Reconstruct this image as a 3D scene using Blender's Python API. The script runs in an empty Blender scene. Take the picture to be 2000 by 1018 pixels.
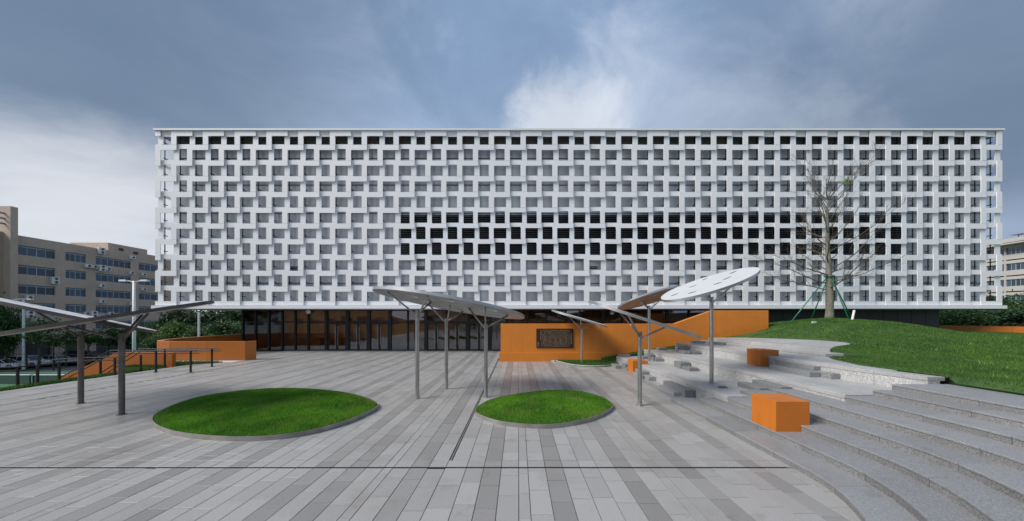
import bpy, bmesh, math, random
import numpy as np
from mathutils import Vector, Matrix

random.seed(7)
rng = np.random.default_rng(7)
S = bpy.context.scene
COL = S.collection
R = math.radians
F, CX, HY, EYE = 620.0, 1012.0, 621.0, 2.62     # lens in pixels of the 2000 px photograph, vanishing point, eye height

# ------------------------------------------------------------------ camera
cam = bpy.data.cameras.new('camera')
cam.sensor_width = 36.0
cam.lens = F / 2000 * 36.0
cam.shift_x = -(CX - 1000) / 2000
cam.shift_y = (HY - 509) / 2000
cam.clip_start = 0.1
cam.clip_end = 3000
camo = bpy.data.objects.new('camera', cam)
camo.location = (0, 0, EYE)
camo.rotation_euler = (R(90), 0, 0)
COL.objects.link(camo)
S.camera = camo

# ------------------------------------------------------------------ sun, sky, exposure
SUN_DIR = Vector((-0.72, -0.27, 0.70)).normalized()          # towards the sun
SUN_EL = math.asin(SUN_DIR.z)
SUN_AZ = math.atan2(SUN_DIR.x, SUN_DIR.y)
sl = bpy.data.lights.new('sun', 'SUN')
sl.energy = 4.2
sl.angle = R(26)
sl.color = (1.0, 0.955, 0.89)
so = bpy.data.objects.new('sun', sl)
so.rotation_euler = (-SUN_DIR).to_track_quat('-Z', 'Y').to_euler()
so.location = (-40, -10, 40)
COL.objects.link(so)

W = bpy.data.worlds.new('World')
S.world = W
W.use_nodes = True
wn, wl = W.node_tree.nodes, W.node_tree.links
wn.clear()


def wnode(t, **kw):
    n = wn.new(t)
    for k, v in kw.items():
        setattr(n, k, v)
    return n


def wmath(op, a, b=None, clamp=False):
    n = wnode('ShaderNodeMath', operation=op, use_clamp=clamp)
    for i, v in enumerate((a, b)):
        if v is None:
            continue
        if isinstance(v, (int, float)):
            n.inputs[i].default_value = v
        else:
            wl.new(v, n.inputs[i])
    return n.outputs[0]


def wramp(v, a, b):
    n = wnode('ShaderNodeMapRange', interpolation_type='SMOOTHSTEP')
    wl.new(v, n.inputs[0])
    n.inputs[1].default_value, n.inputs[2].default_value = a, b
    return n.outputs[0]


def wmix(f, a, b):
    n = wnode('ShaderNodeMix', data_type='RGBA')
    if isinstance(f, (int, float)):
        n.inputs[0].default_value = f
    else:
        wl.new(f, n.inputs[0])
    for i, v in ((6, a), (7, b)):
        if isinstance(v, tuple):
            n.inputs[i].default_value = v
        else:
            wl.new(v, n.inputs[i])
    return n.outputs[2]


sky = wnode('ShaderNodeTexSky', sky_type='NISHITA', sun_disc=False)
sky.sun_elevation = SUN_EL
sky.sun_rotation = SUN_AZ
sky.air_density, sky.dust_density, sky.ozone_density = 1.3, 2.5, 2.0
tc = wnode('ShaderNodeTexCoord')
vdir = tc.outputs['Generated']
sep = wnode('ShaderNodeSeparateXYZ')
wl.new(vdir, sep.inputs[0])
# flat cloud layer: direction projected on a plane above
zc = wmath('ADD', wmath('MAXIMUM', sep.outputs[2], 0.0), 0.22)
comb = wnode('ShaderNodeCombineXYZ')
wl.new(wmath('DIVIDE', sep.outputs[0], zc), comb.inputs[0])
wl.new(wmath('DIVIDE', sep.outputs[1], zc), comb.inputs[1])


def wnoise(vec, scale, detail, rough, dist=0.0, off=(0, 0, 0), sc=(1, 1, 1), rot=0.0):
    m = wnode('ShaderNodeMapping')
    wl.new(vec, m.inputs[0])
    m.inputs['Location'].default_value = off
    m.inputs['Rotation'].default_value = (0, 0, rot)
    m.inputs['Scale'].default_value = sc
    n = wnode('ShaderNodeTexNoise')
    wl.new(m.outputs[0], n.inputs['Vector'])
    n.inputs['Scale'].default_value = scale
    n.inputs['Detail'].default_value = detail
    n.inputs['Roughness'].default_value = rough
    n.inputs['Distortion'].default_value = dist
    return n.outputs[0]


n_soft = wnoise(comb.outputs[0], 0.75, 5, 0.5, 0.4, (3.1, 1.7, 0))
n_streak = wnoise(comb.outputs[0], 1.5, 7, 0.55, 0.5, (1.3, 4.2, 0), (1.0, 1.35, 1), R(38))
n_fine = wnoise(vdir, 5.5, 8, 0.62, 0.3, (2.2, 0.4, 7.1))
n_cloud = wnoise(vdir, 2.6, 9, 0.60, 0.45, (5.2, 1.4, 3.3), (1, 1, 1.5))


def wdot(v):
    n = wnode('ShaderNodeVectorMath', operation='DOT_PRODUCT')
    wl.new(vdir, n.inputs[0])
    n.inputs[1].default_value = Vector(v).normalized()
    return n.outputs['Value']


c_dark, c_mid, c_light, c_white = (0.105, 0.160, 0.250, 1), (0.250, 0.365, 0.560, 1), (0.50, 0.60, 0.765, 1), (0.80, 0.83, 0.88, 1)
skyk = wnode('ShaderNodeVectorMath', operation='SCALE')
wl.new(sky.outputs[0], skyk.inputs[0])
skyk.inputs['Scale'].default_value = 0.075
base = wmix(0.85, skyk.outputs[0], c_mid)
# hazy brightening towards the horizon
hz = wmath('MULTIPLY', wramp(wmath('ADD', sep.outputs[2], wmath('MULTIPLY', wmath('SUBTRACT', n_soft, 0.5), 0.35)), 0.70, 0.22), 0.80)
base = wmix(hz, base, c_light)
# thin high veils and heavier grey cloud
base = wmix(wmath('MULTIPLY', wramp(n_cloud, 0.45, 0.70), 0.50), base, c_light)
base = wmix(wmath('MULTIPLY', wramp(n_cloud, 0.48, 0.28), 0.25), base, c_dark)
base = wmix(wmath('MULTIPLY', wramp(n_soft, 0.50, 0.76), 0.22), base, c_dark)
for v_, lo_, k_ in (((-1000, 620, 690), 0.78, 0.80), ((1010, 620, 520), 0.82, 0.80)):
    dk = wmath('ADD', wdot(v_), wmath('MULTIPLY', wmath('SUBTRACT', n_soft, 0.5), 0.25))
    base = wmix(wmath('MULTIPLY', wramp(dk, lo_, 1.02), k_), base, c_dark)
# pale cloud bank low on the left
bank = wmath('ADD', wdot((-862, 620, 60)), wmath('MULTIPLY', wmath('SUBTRACT', n_cloud, 0.5), 0.10))
bank = wmath('MULTIPLY', wramp(bank, 0.938, 0.990), 0.92)
base = wmix(bank, base, (0.70, 0.73, 0.78, 1))
# cumulus that rises behind the roof, with a veil trailing to the right
cum = wmath('ADD', wdot((95, 620, 372)), wmath('MULTIPLY', wmath('SUBTRACT', n_fine, 0.5), 0.040))
cum = wmath('MULTIPLY', wramp(cum, 0.982, 0.9985), 0.62)
base = wmix(cum, base, c_white)
cum2 = wmath('ADD', wdot((300, 620, 372)), wmath('MULTIPLY', wmath('SUBTRACT', n_cloud, 0.5), 0.24))
cum2 = wmath('MULTIPLY', wramp(cum2, 0.93, 1.03), 0.24)
base = wmix(cum2, base, c_white)
bg = wnode('ShaderNodeBackground')
wl.new(base, bg.inputs[0])
bg.inputs[1].default_value = 1.0
wo = wnode('ShaderNodeOutputWorld')
wl.new(bg.outputs[0], wo.inputs[0])

S.view_settings.view_transform = 'Standard'
S.view_settings.look = 'None'
S.view_settings.exposure = 0.12
S.view_settings.gamma = 1.0
S.view_settings.use_curve_mapping = False

# ------------------------------------------------------------------ helpers


def G(px, py, z=0.0):
    """point of height z that the photograph shows at (px, py)"""
    Y = F * (EYE - z) / (py - HY)
    return ((px - CX) * Y / F, Y)


def XA(px, Y):
    return (px - CX) * Y / F


def ZA(py, Y):
    return EYE + (HY - py) * Y / F


class MB:
    """collects faces, builds one mesh"""
    def __init__(self):
        self.v, self.f, self.m = [], [], []

    def quad(self, pts, m=0):
        n = len(self.v)
        self.v += [tuple(p) for p in pts]
        self.f.append(tuple(range(n, n + len(pts))))
        self.m.append(m)

    def box(self, x0, x1, y0, y1, z0, z1, m=0, bottom=True):
        n = len(self.v)
        self.v += [(x0, y0, z0), (x1, y0, z0), (x1, y1, z0), (x0, y1, z0), (x0, y0, z1), (x1, y0, z1), (x1, y1, z1), (x0, y1, z1)]
        fs = [(4, 5, 6, 7), (0, 1, 5, 4), (1, 2, 6, 5), (2, 3, 7, 6), (3, 0, 4, 7)]
        if bottom:
            fs.append((3, 2, 1, 0))
        for f in fs:
            self.f.append(tuple(n + i for i in f))
            self.m.append(m)
        return self

    def cbox(self, x0, x1, y0, y1, z0, z1, c=0.01, m=0):
        """box with chamfered edges all round (top and vertical edges)"""
        return self.prism([(x0, y0), (x1, y0), (x1, y1), (x0, y1)], z0, z1, c, m)

    def prism(self, poly, z0, z1, ch=0.0, m=0):
        a = sum(poly[i][0] * poly[(i + 1) % len(poly)][1] - poly[(i + 1) % len(poly)][0] * poly[i][1] for i in range(len(poly)))
        if a < 0:
            poly = poly[::-1]
        k = len(poly)
        n = len(self.v)
        rings = [(poly, z0)]
        if ch > 0:
            ins = []
            for i in range(k):
                p0, p1, p2 = Vector(poly[i - 1]), Vector(poly[i]), Vector(poly[(i + 1) % k])
                d1, d2 = (p1 - p0).normalized(), (p2 - p1).normalized()
                nn = Vector((-d1.y - d2.y, d1.x + d2.x))
                if nn.length < 1e-6:
                    nn = Vector((-d1.y, d1.x))
                nn.normalize()
                q = p1 + nn * ch * 1.2
                ins.append((q.x, q.y))
            rings += [(poly, z1 - ch), (ins, z1)]
        else:
            rings += [(poly, z1)]
        for pl, z in rings:
            self.v += [(p[0], p[1], z) for p in pl]
        for r in range(len(rings) - 1):
            for i in range(k):
                j = (i + 1) % k
                self.f.append((n + r * k + i, n + r * k + j, n + (r + 1) * k + j, n + (r + 1) * k + i))
                self.m.append(m)
        t = n + (len(rings) - 1) * k
        self.f.append(tuple(range(t, t + k)))
        self.m.append(m)
        self.f.append(tuple(range(n + k - 1, n - 1, -1)))
        self.m.append(m)
        return self

    def tube(self, pts, rad, seg=10, m=0, cap=True):
        """tapered tube through pts; rad a number or a list"""
        pts = [Vector(p) for p in pts]
        if not isinstance(rad, (list, tuple)):
            rad = [rad] * len(pts)
        n = len(self.v)
        up = None
        for i, p in enumerate(pts):
            d = (pts[min(i + 1, len(pts) - 1)] - pts[max(i - 1, 0)]).normalized()
            if up is None:
                up = Vector((0, 0, 1)) if abs(d.z) < 0.9 else Vector((1, 0, 0))
            a = d.cross(up).normalized()
            b = a.cross(d).normalized()
            up = b
            for s in range(seg):
                t = 2 * math.pi * s / seg
                q = p + (a * math.cos(t) + b * math.sin(t)) * rad[i]
                self.v.append((q.x, q.y, q.z))
        for i in range(len(pts) - 1):
            for s in range(seg):
                s2 = (s + 1) % seg
                self.f.append((n + i * seg + s, n + i * seg + s2, n + (i + 1) * seg + s2, n + (i + 1) * seg + s))
                self.m.append(m)
        if cap:
            self.f.append(tuple(n + s for s in range(seg - 1, -1, -1)))
            self.m.append(m)
            e = n + (len(pts) - 1) * seg
            self.f.append(tuple(e + s for s in range(seg)))
            self.m.append(m)
        return self

    def mesh(self, name, mats, smooth=False):
        me = bpy.data.meshes.new(name)
        me.from_pydata(self.v, [], self.f)
        for mt in (mats if isinstance(mats, (list, tuple)) else [mats]):
            me.materials.append(mt)
        if any(self.m):
            me.polygons.foreach_set('material_index', self.m)
        if smooth:
            me.polygons.foreach_set('use_smooth', [True] * len(self.f))
        me.update()
        return me

    def obj(self, name, mats, parent=None, smooth=False, loc=None):
        return link(name, self.mesh(name, mats, smooth), parent, loc)


def link(name, me, parent=None, loc=None, rz=0.0, scale=None):
    o = bpy.data.objects.new(name, me)
    COL.objects.link(o)
    if parent is not None:
        o.parent = parent
    if loc is not None:
        o.location = loc
    if rz:
        o.rotation_euler.z = rz
    if scale is not None:
        o.scale = scale
    return o


def np_mesh(name, V, T, mats, smooth=False):
    """mesh from a vertex array and an array of triangles or quads"""
    V = np.asarray(V, np.float32)
    T = np.asarray(T, np.int32)
    me = bpy.data.meshes.new(name)
    k = T.shape[1]
    me.vertices.add(len(V))
    me.vertices.foreach_set('co', V.ravel())
    me.loops.add(T.size)
    me.loops.foreach_set('vertex_index', T.ravel())
    me.polygons.add(len(T))
    me.polygons.foreach_set('loop_start', np.arange(len(T), dtype=np.int32) * k)
    if smooth:
        me.polygons.foreach_set('use_smooth', np.ones(len(T), bool))
    me.materials.append(mats)
    me.update(calc_edges=True)
    me.validate()
    return me


def tag(o, label=None, cat=None, group=None, kind=None):
    if label:
        o['label'] = label
    if cat:
        o['category'] = cat
    if group:
        o['group'] = group
    if kind:
        o['kind'] = kind
    return o


def thing(name, label, cat, loc=(0, 0, 0), group=None, rz=0.0):
    o = bpy.data.objects.new(name, None)
    COL.objects.link(o)
    o.location = loc
    o.rotation_euler.z = rz
    o.empty_display_size = 0.3
    return tag(o, label, cat, group)


def copy_tree(o, parent=None):
    c = o.copy()
    COL.objects.link(c)
    c.parent = parent
    for ch in o.children:
        copy_tree(ch, c)
    return c


def smooth_closed(pts, n=12):
    """Catmull-Rom through closed points"""
    out = []
    k = len(pts)
    for i in range(k):
        p0, p1, p2, p3 = (np.array(pts[(i + d) % k]) for d in (-1, 0, 1, 2))
        for t in np.linspace(0, 1, n, endpoint=False):
            out.append(tuple(0.5 * (2 * p1 + (p2 - p0) * t + (2 * p0 - 5 * p1 + 4 * p2 - p3) * t * t + (3 * p1 - p0 - 3 * p2 + p3) * t ** 3)))
    return out


def in_poly(x, y, poly):
    x, y = np.asarray(x), np.asarray(y)
    r = np.zeros(x.shape, bool)
    k = len(poly)
    for i in range(k):
        x1, y1 = poly[i]
        x2, y2 = poly[(i + 1) % k]
        c = ((y1 > y) != (y2 > y)) & (x < (x2 - x1) * (y - y1) / (y2 - y1 + 1e-12) + x1)
        r ^= c
    return r


# ------------------------------------------------------------------ materials


def M(name, col, rough=0.6, metal=0.0, var=0.0, vscale=3.0, col2=None, bump=0.0, bscale=40.0, spec=0.5, rand=0.0, speck=0.0, sscale=180.0,
      stain2=0.0, stain=0.0, stain_col=(0.1, 0.09, 0.08), stscale=0.6, streak=0.0, coat=0.0, trans=0.0):
    m = bpy.data.materials.new(name)
    m.use_nodes = True
    nt = m.node_tree
    n, l = nt.nodes, nt.links
    b = n['Principled BSDF']
    b.inputs['Roughness'].default_value = rough
    b.inputs['Metallic'].default_value = metal
    b.inputs['Specular IOR Level'].default_value = spec
    b.inputs['Coat Weight'].default_value = coat
    geo = n.new('ShaderNodeNewGeometry')
    pos = geo.outputs['Position']

    def noise(scale, detail=4, rough_=0.55, vec=None, sc=None):
        t = n.new('ShaderNodeTexNoise')
        t.inputs['Scale'].default_value = scale
        t.inputs['Detail'].default_value = detail
        t.inputs['Roughness'].default_value = rough_
        v = vec or pos
        if sc:
            mp = n.new('ShaderNodeMapping')
            mp.inputs['Scale'].default_value = sc
            l.new(v, mp.inputs[0])
            v = mp.outputs[0]
        l.new(v, t.inputs['Vector'])
        return t.outputs[0]

    def mixc(f, a, c, mode='MIX'):
        t = n.new('ShaderNodeMix')
        t.data_type = 'RGBA'
        t.blend_type = mode
        if isinstance(f, (int, float)):
            t.inputs[0].default_value = f
        else:
            l.new(f, t.inputs[0])
        for i, v in ((6, a), (7, c)):
            if isinstance(v, tuple):
                t.inputs[i].default_value = v if len(v) == 4 else v + (1,)
            else:
                l.new(v, t.inputs[i])
        return t.outputs[2]

    def rmap(v, a, c, d=0.0, e=1.0):
        t = n.new('ShaderNodeMapRange')
        l.new(v, t.inputs[0])
        for i, q in enumerate((a, c, d, e)):
            t.inputs[1 + i].default_value = q
        return t.outputs[0]

    c = tuple(col) + (1,)
    cur = c
    if col2 is not None:
        cur = mixc(rmap(noise(vscale), 0.35, 0.65), c, tuple(col2) + (1,))
    elif var:
        lo = tuple(x * (1 - var) for x in col) + (1,)
        hi = tuple(min(1, x * (1 + var)) for x in col) + (1,)
        cur = mixc(rmap(noise(vscale), 0.3, 0.7), lo, hi)
    if rand:
        oi = n.new('ShaderNodeObjectInfo')
        ad = n.new('ShaderNodeMath')
        ad.operation = 'ADD'
        l.new(oi.outputs['Random'], ad.inputs[0])
        l.new(geo.outputs['Random Per Island'], ad.inputs[1])
        fr = n.new('ShaderNodeMath')
        fr.operation = 'FRACT'
        l.new(ad.outputs[0], fr.inputs[0])
        hs = n.new('ShaderNodeHueSaturation')
        l.new(rmap(fr.outputs[0], 0, 1, 1 - rand, 1 + rand), hs.inputs['Value'])
        hs.inputs['Color'].default_value = c
        if not isinstance(cur, tuple):
            l.new(cur, hs.inputs['Color'])
        cur = hs.outputs[0]
    if speck:
        sp = rmap(noise(sscale, 2, 0.7), 0.36, 0.64, 1 - speck, 1 + speck)
        vm = n.new('ShaderNodeVectorMath')
        vm.operation = 'SCALE'
        if isinstance(cur, tuple):
            vm.inputs[0].default_value = cur[:3]
        else:
            l.new(cur, vm.inputs[0])
        l.new(sp, vm.inputs['Scale'])
        cur = vm.outputs[0]
    if stain:
        sn = rmap(noise(stscale, 7, 0.62), 0.52, 0.74, 0, stain)
        cur = mixc(sn, cur, tuple(stain_col) + (1,))
    if stain2:
        s2 = rmap(noise(2.3, 6, 0.7), 0.58, 0.72, 0, stain2)
        cur = mixc(s2, cur, tuple(x * 0.45 for x in col) + (1,))
    if streak:
        sk = rmap(noise(1.0, 5, 0.6, None, (5.0, 5.0, 0.35)), 0.5, 0.75, 0, streak)
        cur = mixc(sk, cur, tuple(stain_col) + (1,))
    if isinstance(cur, tuple):
        b.inputs['Base Color'].default_value = cur
    else:
        l.new(cur, b.inputs['Base Color'])
    if bump:
        bp = n.new('ShaderNodeBump')
        bp.inputs['Strength'].default_value = bump
        bp.inputs['Distance'].default_value = 0.02
        l.new(noise(bscale, 4), bp.inputs['Height'])
        l.new(bp.outputs[0], b.inputs['Normal'])
    if trans:
        tr = n.new('ShaderNodeBsdfTranslucent')
        l.new(b.inputs['Base Color'].links[0].from_socket, tr.inputs[0]) if b.inputs['Base Color'].links else None
        mx = n.new('ShaderNodeMixShader')
        mx.inputs[0].default_value = trans
        l.new(b.outputs[0], mx.inputs[1])
        l.new(tr.outputs[0], mx.inputs[2])
        l.new(mx.outputs[0], n['Material Output'].inputs[0])
    return m


def glass_mat(name, tint, refl=1.45, rough=0.02, wave=0.0):
    m = bpy.data.materials.new(name)
    m.use_nodes = True
    n, l = m.node_tree.nodes, m.node_tree.links
    n.clear()
    out = n.new('ShaderNodeOutputMaterial')
    t = n.new('ShaderNodeBsdfTransparent')
    t.inputs[0].default_value = tuple(tint) + (1,)
    g = n.new('ShaderNodeBsdfGlossy')
    g.inputs['Roughness'].default_value = rough
    g.inputs['Color'].default_value = (0.9, 0.92, 0.95, 1)
    fr = n.new('ShaderNodeFresnel')
    fr.inputs[0].default_value = refl
    mx = n.new('ShaderNodeMixShader')
    l.new(fr.outputs[0], mx.inputs[0])
    l.new(t.outputs[0], mx.inputs[1])
    l.new(g.outputs[0], mx.inputs[2])
    if wave:
        tx = n.new('ShaderNodeTexNoise')
        tx.inputs['Scale'].default_value = 0.7
        ge = n.new('ShaderNodeNewGeometry')
        l.new(ge.outputs['Position'], tx.inputs['Vector'])
        bp = n.new('ShaderNodeBump')
        bp.inputs['Strength'].default_value = wave
        bp.inputs['Distance'].default_value = 0.05
        l.new(tx.outputs[0], bp.inputs['Height'])
        l.new(bp.outputs[0], g.inputs['Normal'])
    l.new(mx.outputs[0], out.inputs[0])
    return m


GR = dict(speck=0.22, sscale=85.0, bump=0.2, bscale=90.0)
m_slab = M('granite_light', (0.298, 0.290, 0.281), 0.38, spec=0.6, stain2=0.5, rand=0.09, stain=0.8, stain_col=(0.215, 0.195, 0.178), stscale=0.55, **GR)
m_slabd = M('granite_dark', (0.228, 0.220, 0.212), 0.38, spec=0.6, stain2=0.4, rand=0.10, stain=0.5, stain_col=(0.17, 0.158, 0.147), stscale=0.55, **GR)
m_bed = M('mortar_bed', (0.10, 0.10, 0.10), 0.9, var=0.3)
m_step = M('granite_step', (0.222, 0.224, 0.23), 0.42, spec=0.5, stain2=0.4, rand=0.10, stain=0.5, stain_col=(0.18, 0.17, 0.16), stscale=1.1, speck=0.30, sscale=60.0, bump=0.2, bscale=90)
m_riser = M('granite_riser', (0.37, 0.37, 0.368), 0.6, rand=0.10, stain=0.5, stain_col=(0.20, 0.19, 0.175), stscale=1.6, speck=0.48, sscale=48.0, bump=0.25, bscale=80, streak=0.45)
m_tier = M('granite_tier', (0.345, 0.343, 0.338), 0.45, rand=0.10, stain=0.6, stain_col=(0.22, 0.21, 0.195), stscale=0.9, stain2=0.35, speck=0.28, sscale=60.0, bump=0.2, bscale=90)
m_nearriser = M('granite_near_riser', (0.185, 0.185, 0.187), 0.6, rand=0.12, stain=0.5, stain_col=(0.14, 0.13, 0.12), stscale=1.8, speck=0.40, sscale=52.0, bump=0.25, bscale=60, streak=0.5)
m_block = M('granite_block', (0.19, 0.195, 0.20), 0.6, rand=0.18, speck=0.35, sscale=45.0, bump=0.3, bscale=60)
m_slot = M('drain_metal', (0.018, 0.018, 0.02), 0.5, 0.6)
m_white = M('white_panel', (0.78, 0.78, 0.778), 0.45, rand=0.03, var=0.02, vscale=0.6, streak=0.10, stain_col=(0.62, 0.61, 0.59))
m_white2 = M('white_edge', (0.74, 0.745, 0.75), 0.4, var=0.02)
m_wallg = M('grey_wall_panel', (0.42, 0.46, 0.50), 0.45, var=0.06, vscale=0.5)
m_dark = M('dark_steel', (0.02, 0.021, 0.024), 0.45, 0.3)
m_louv = M('black_louvre', (0.035, 0.036, 0.042), 0.4, 0.2)
m_void = M('dark_void', (0.008, 0.008, 0.009), 0.9)
m_parap = M('parapet_brown', (0.13, 0.115, 0.11), 0.7, var=0.2)
m_frame = M('window_frame_black', (0.014, 0.014, 0.016), 0.35, 0.2)
m_glass = glass_mat('lobby_glass', (0.82, 0.80, 0.79), 2.5, 0.01, 0.05)
m_brownw = M('brown_lobby_wall', (0.78, 0.37, 0.15), 0.55, var=0.15, vscale=0.8)
m_lobby = M('lobby_floor', (0.16, 0.15, 0.145), 0.3)
m_orange = M('orange_render', (0.58, 0.185, 0.016), 0.55, var=0.08, vscale=0.9, stain=0.35, stain_col=(0.40, 0.125, 0.02), stscale=0.8, streak=0.28, bump=0.08, bscale=12)
m_orangep = M('orange_metal_panel', (0.40, 0.118, 0.015), 0.42, var=0.07, vscale=0.7, rand=0.06, stain=0.2, stain_col=(0.33, 0.09, 0.015), stscale=0.9)
m_orangeb = M('orange_block_paint', (0.47, 0.135, 0.011), 0.42, var=0.09, vscale=2.0, bump=0.05, bscale=30, streak=0.25, stain_col=(0.34, 0.10, 0.015))
m_darkclad = M('dark_cladding', (0.016, 0.014, 0.014), 0.5, var=0.15)
m_steel = M('brushed_steel', (0.42, 0.41, 0.40), 0.33, 0.9, var=0.1, vscale=6)
m_steeld = M('shaded_steel_post', (0.15, 0.135, 0.125), 0.42, 0.6, var=0.2, vscale=5)  # darker copy of the steel: silhouette shade of the left posts put into colour
m_rimd = M('shaded_rim', (0.10, 0.085, 0.078), 0.45, 0.5, var=0.2)  # left canopy rims: the shade on their edge is painted in as a darker tone
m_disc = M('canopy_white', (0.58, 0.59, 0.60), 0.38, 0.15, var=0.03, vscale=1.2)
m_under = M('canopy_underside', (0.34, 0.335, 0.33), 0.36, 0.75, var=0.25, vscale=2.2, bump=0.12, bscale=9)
m_rim = M('canopy_rim', (0.42, 0.42, 0.42), 0.35, 0.8, var=0.1)
m_rail = M('rail_black', (0.016, 0.016, 0.018), 0.45, 0.3)
m_curb = M('curb_steel', (0.30, 0.285, 0.265), 0.45, 0.45, var=0.2, vscale=2.5, stain=0.5, stain_col=(0.12, 0.08, 0.06), stscale=2.0)
m_soil = M('lawn_soil', (0.040, 0.085, 0.016), 0.95, col2=(0.022, 0.06, 0.010), vscale=2.2)
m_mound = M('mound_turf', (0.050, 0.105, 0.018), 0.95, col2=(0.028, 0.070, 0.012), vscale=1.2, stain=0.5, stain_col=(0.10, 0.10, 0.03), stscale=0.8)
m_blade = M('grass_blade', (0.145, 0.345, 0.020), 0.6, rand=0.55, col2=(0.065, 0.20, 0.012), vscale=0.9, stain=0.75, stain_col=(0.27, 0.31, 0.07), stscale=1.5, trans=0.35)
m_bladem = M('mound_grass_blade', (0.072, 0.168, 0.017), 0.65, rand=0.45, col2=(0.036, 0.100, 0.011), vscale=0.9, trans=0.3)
m_weed = M('weed_leaf', (0.12, 0.26, 0.04), 0.6, rand=0.3, trans=0.3)
m_bark = M('tree_bark', (0.20, 0.185, 0.145), 0.85, col2=(0.11, 0.11, 0.075), vscale=9, bump=0.6, bscale=26)
m_twig = M('twig_bark', (0.085, 0.075, 0.06), 0.85, var=0.3, vscale=8)
m_bud = M('bud_green', (0.30, 0.48, 0.05), 0.6, rand=0.2, trans=0.4)
m_prop = M('green_prop_pole', (0.01, 0.14, 0.09), 0.4, var=0.15)
m_leafd = M('leaf_dark', (0.026, 0.062, 0.020), 0.65, rand=0.55, col2=(0.016, 0.040, 0.014), vscale=0.6, trans=0.25)
m_leafm = M('leaf_mid', (0.045, 0.105, 0.022), 0.65, rand=0.5, col2=(0.026, 0.068, 0.016), vscale=0.6, trans=0.3)
m_leafl = M('leaf_light', (0.075, 0.16, 0.024), 0.65, rand=0.45, col2=(0.04, 0.10, 0.02), vscale=0.6, trans=0.3)
m_trunk = M('far_bark', (0.10, 0.085, 0.07), 0.9, var=0.3)
m_brick = M('brown_tile_wall', (0.47, 0.365, 0.29), 0.75, var=0.10, vscale=0.25, rand=0.0, speck=0.12, sscale=9, streak=0.30, stain_col=(0.25, 0.18, 0.135))
m_brick2 = M('brown_tile_side', (0.37, 0.29, 0.23), 0.75, var=0.10, vscale=0.3, streak=0.3, stain_col=(0.13, 0.10, 0.08))
m_winfr = M('aluminium_frame', (0.50, 0.54, 0.57), 0.4, 0.3)
m_pane = M('dark_window_pane', (0.022, 0.050, 0.080), 0.10, 0.0, rand=0.5, spec=0.7)
m_ac = M('ac_casing', (0.66, 0.66, 0.64), 0.5, rand=0.12, stain=0.3, stain_col=(0.35, 0.33, 0.3), stscale=2)
m_fan = M('ac_fan', (0.03, 0.03, 0.032), 0.5)
m_cream = M('cream_wall', (0.40, 0.385, 0.36), 0.75, var=0.08, vscale=0.2, streak=0.3, stain_col=(0.33, 0.30, 0.27))
m_eave = M('eave_grey', (0.24, 0.23, 0.215), 0.8)
m_asph = M('asphalt', (0.085, 0.085, 0.088), 0.85, var=0.2, vscale=0.4)
m_ground = M('ground_earth', (0.10, 0.11, 0.06), 0.95, col2=(0.06, 0.085, 0.035), vscale=0.08)
m_court = M('green_court', (0.022, 0.105, 0.05), 0.75, var=0.12, vscale=0.3)
m_line = M('court_line', (0.65, 0.67, 0.65), 0.7)
m_conc = M('light_concrete', (0.44, 0.45, 0.45), 0.75, var=0.1, vscale=1.0)
m_pole = M('white_pole', (0.62, 0.64, 0.65), 0.45, var=0.05)
m_carw = M('car_white', (0.82, 0.83, 0.84), 0.25, coat=0.6)
m_cars = M('car_silver', (0.50, 0.53, 0.56), 0.28, 0.2, coat=0.6)
m_carg = M('car_dark', (0.035, 0.04, 0.05), 0.25, coat=0.6)
m_tyre = M('tyre', (0.012, 0.012, 0.012), 0.8)
m_rimw = M('wheel_rim', (0.4, 0.4, 0.42), 0.35, 0.8)
m_carglass = M('car_glass', (0.012, 0.016, 0.02), 0.06)
m_lamp = M('car_lamp', (0.6, 0.6, 0.58), 0.2)
m_tail = M('tail_lamp', (0.3, 0.01, 0.01), 0.3)
m_plaque = M('plaque_bronze', (0.040, 0.016, 0.012), 0.45, 0.2, var=0.2)
m_gold = M('plaque_gold', (0.72, 0.60, 0.38), 0.5, 0.1)
m_barrier = M('green_barrier', (0.018, 0.055, 0.035), 0.6, var=0.15)
m_pvc = M('white_pipe', (0.62, 0.60, 0.55), 0.5)
m_blue = M('blue_grey_steel', (0.16, 0.22, 0.30), 0.5, 0.3)

# ================================================================== THE SETTING
LOW = -5.2                                             # the sports court and car park lie below the plaza
b = MB()
b.quad([(-1500, -1500, LOW), (1500, -1500, LOW), (1500, 1500, LOW), (-1500, 1500, LOW)])
tag(b.obj('ground', m_ground), kind='structure')
b = MB()
b.quad([(-90, 46.8, LOW + 0.012), (-30, 46.8, LOW + 0.012), (-30, 90, LOW + 0.012), (-84, 90, LOW + 0.012), (-84, 40, LOW + 0.012), (-90, 40, LOW + 0.012)])
tag(b.obj('car_park', m_asph), kind='structure')
b = MB()
b.quad([(-82, 22, LOW + 0.008), (-34, 22, LOW + 0.008), (-34, 46.4, LOW + 0.008), (-82, 46.4, LOW + 0.008)])
court = tag(b.obj('court', m_court), kind='structure')
b = MB()
for y in (26.0, 45.2):
    b.box(-80, -36, y, y + 0.08, LOW + 0.009, LOW + 0.013)
for x in (-80, -58, -36):
    b.box(x, x + 0.08, 26.09, 45.19, LOW + 0.009, LOW + 0.0125)
b.obj('court_line', m_line, court)['kind'] = 'stuff'

# podium that carries the plaza
PX0 = -18.7
podium = [(PX0, -30), (60, -30), (60, 70), (-24.2, 70), (-24.2, 18.6), (PX0, 18.6)]
b = MB()
b.prism(podium, LOW, -0.035)
plaza = tag(b.obj('plaza', m_bed), kind='structure')


def lerp_tab(tab, y):
    return float(np.interp(y, [t[0] for t in tab], [t[1] for t in tab]))


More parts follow.
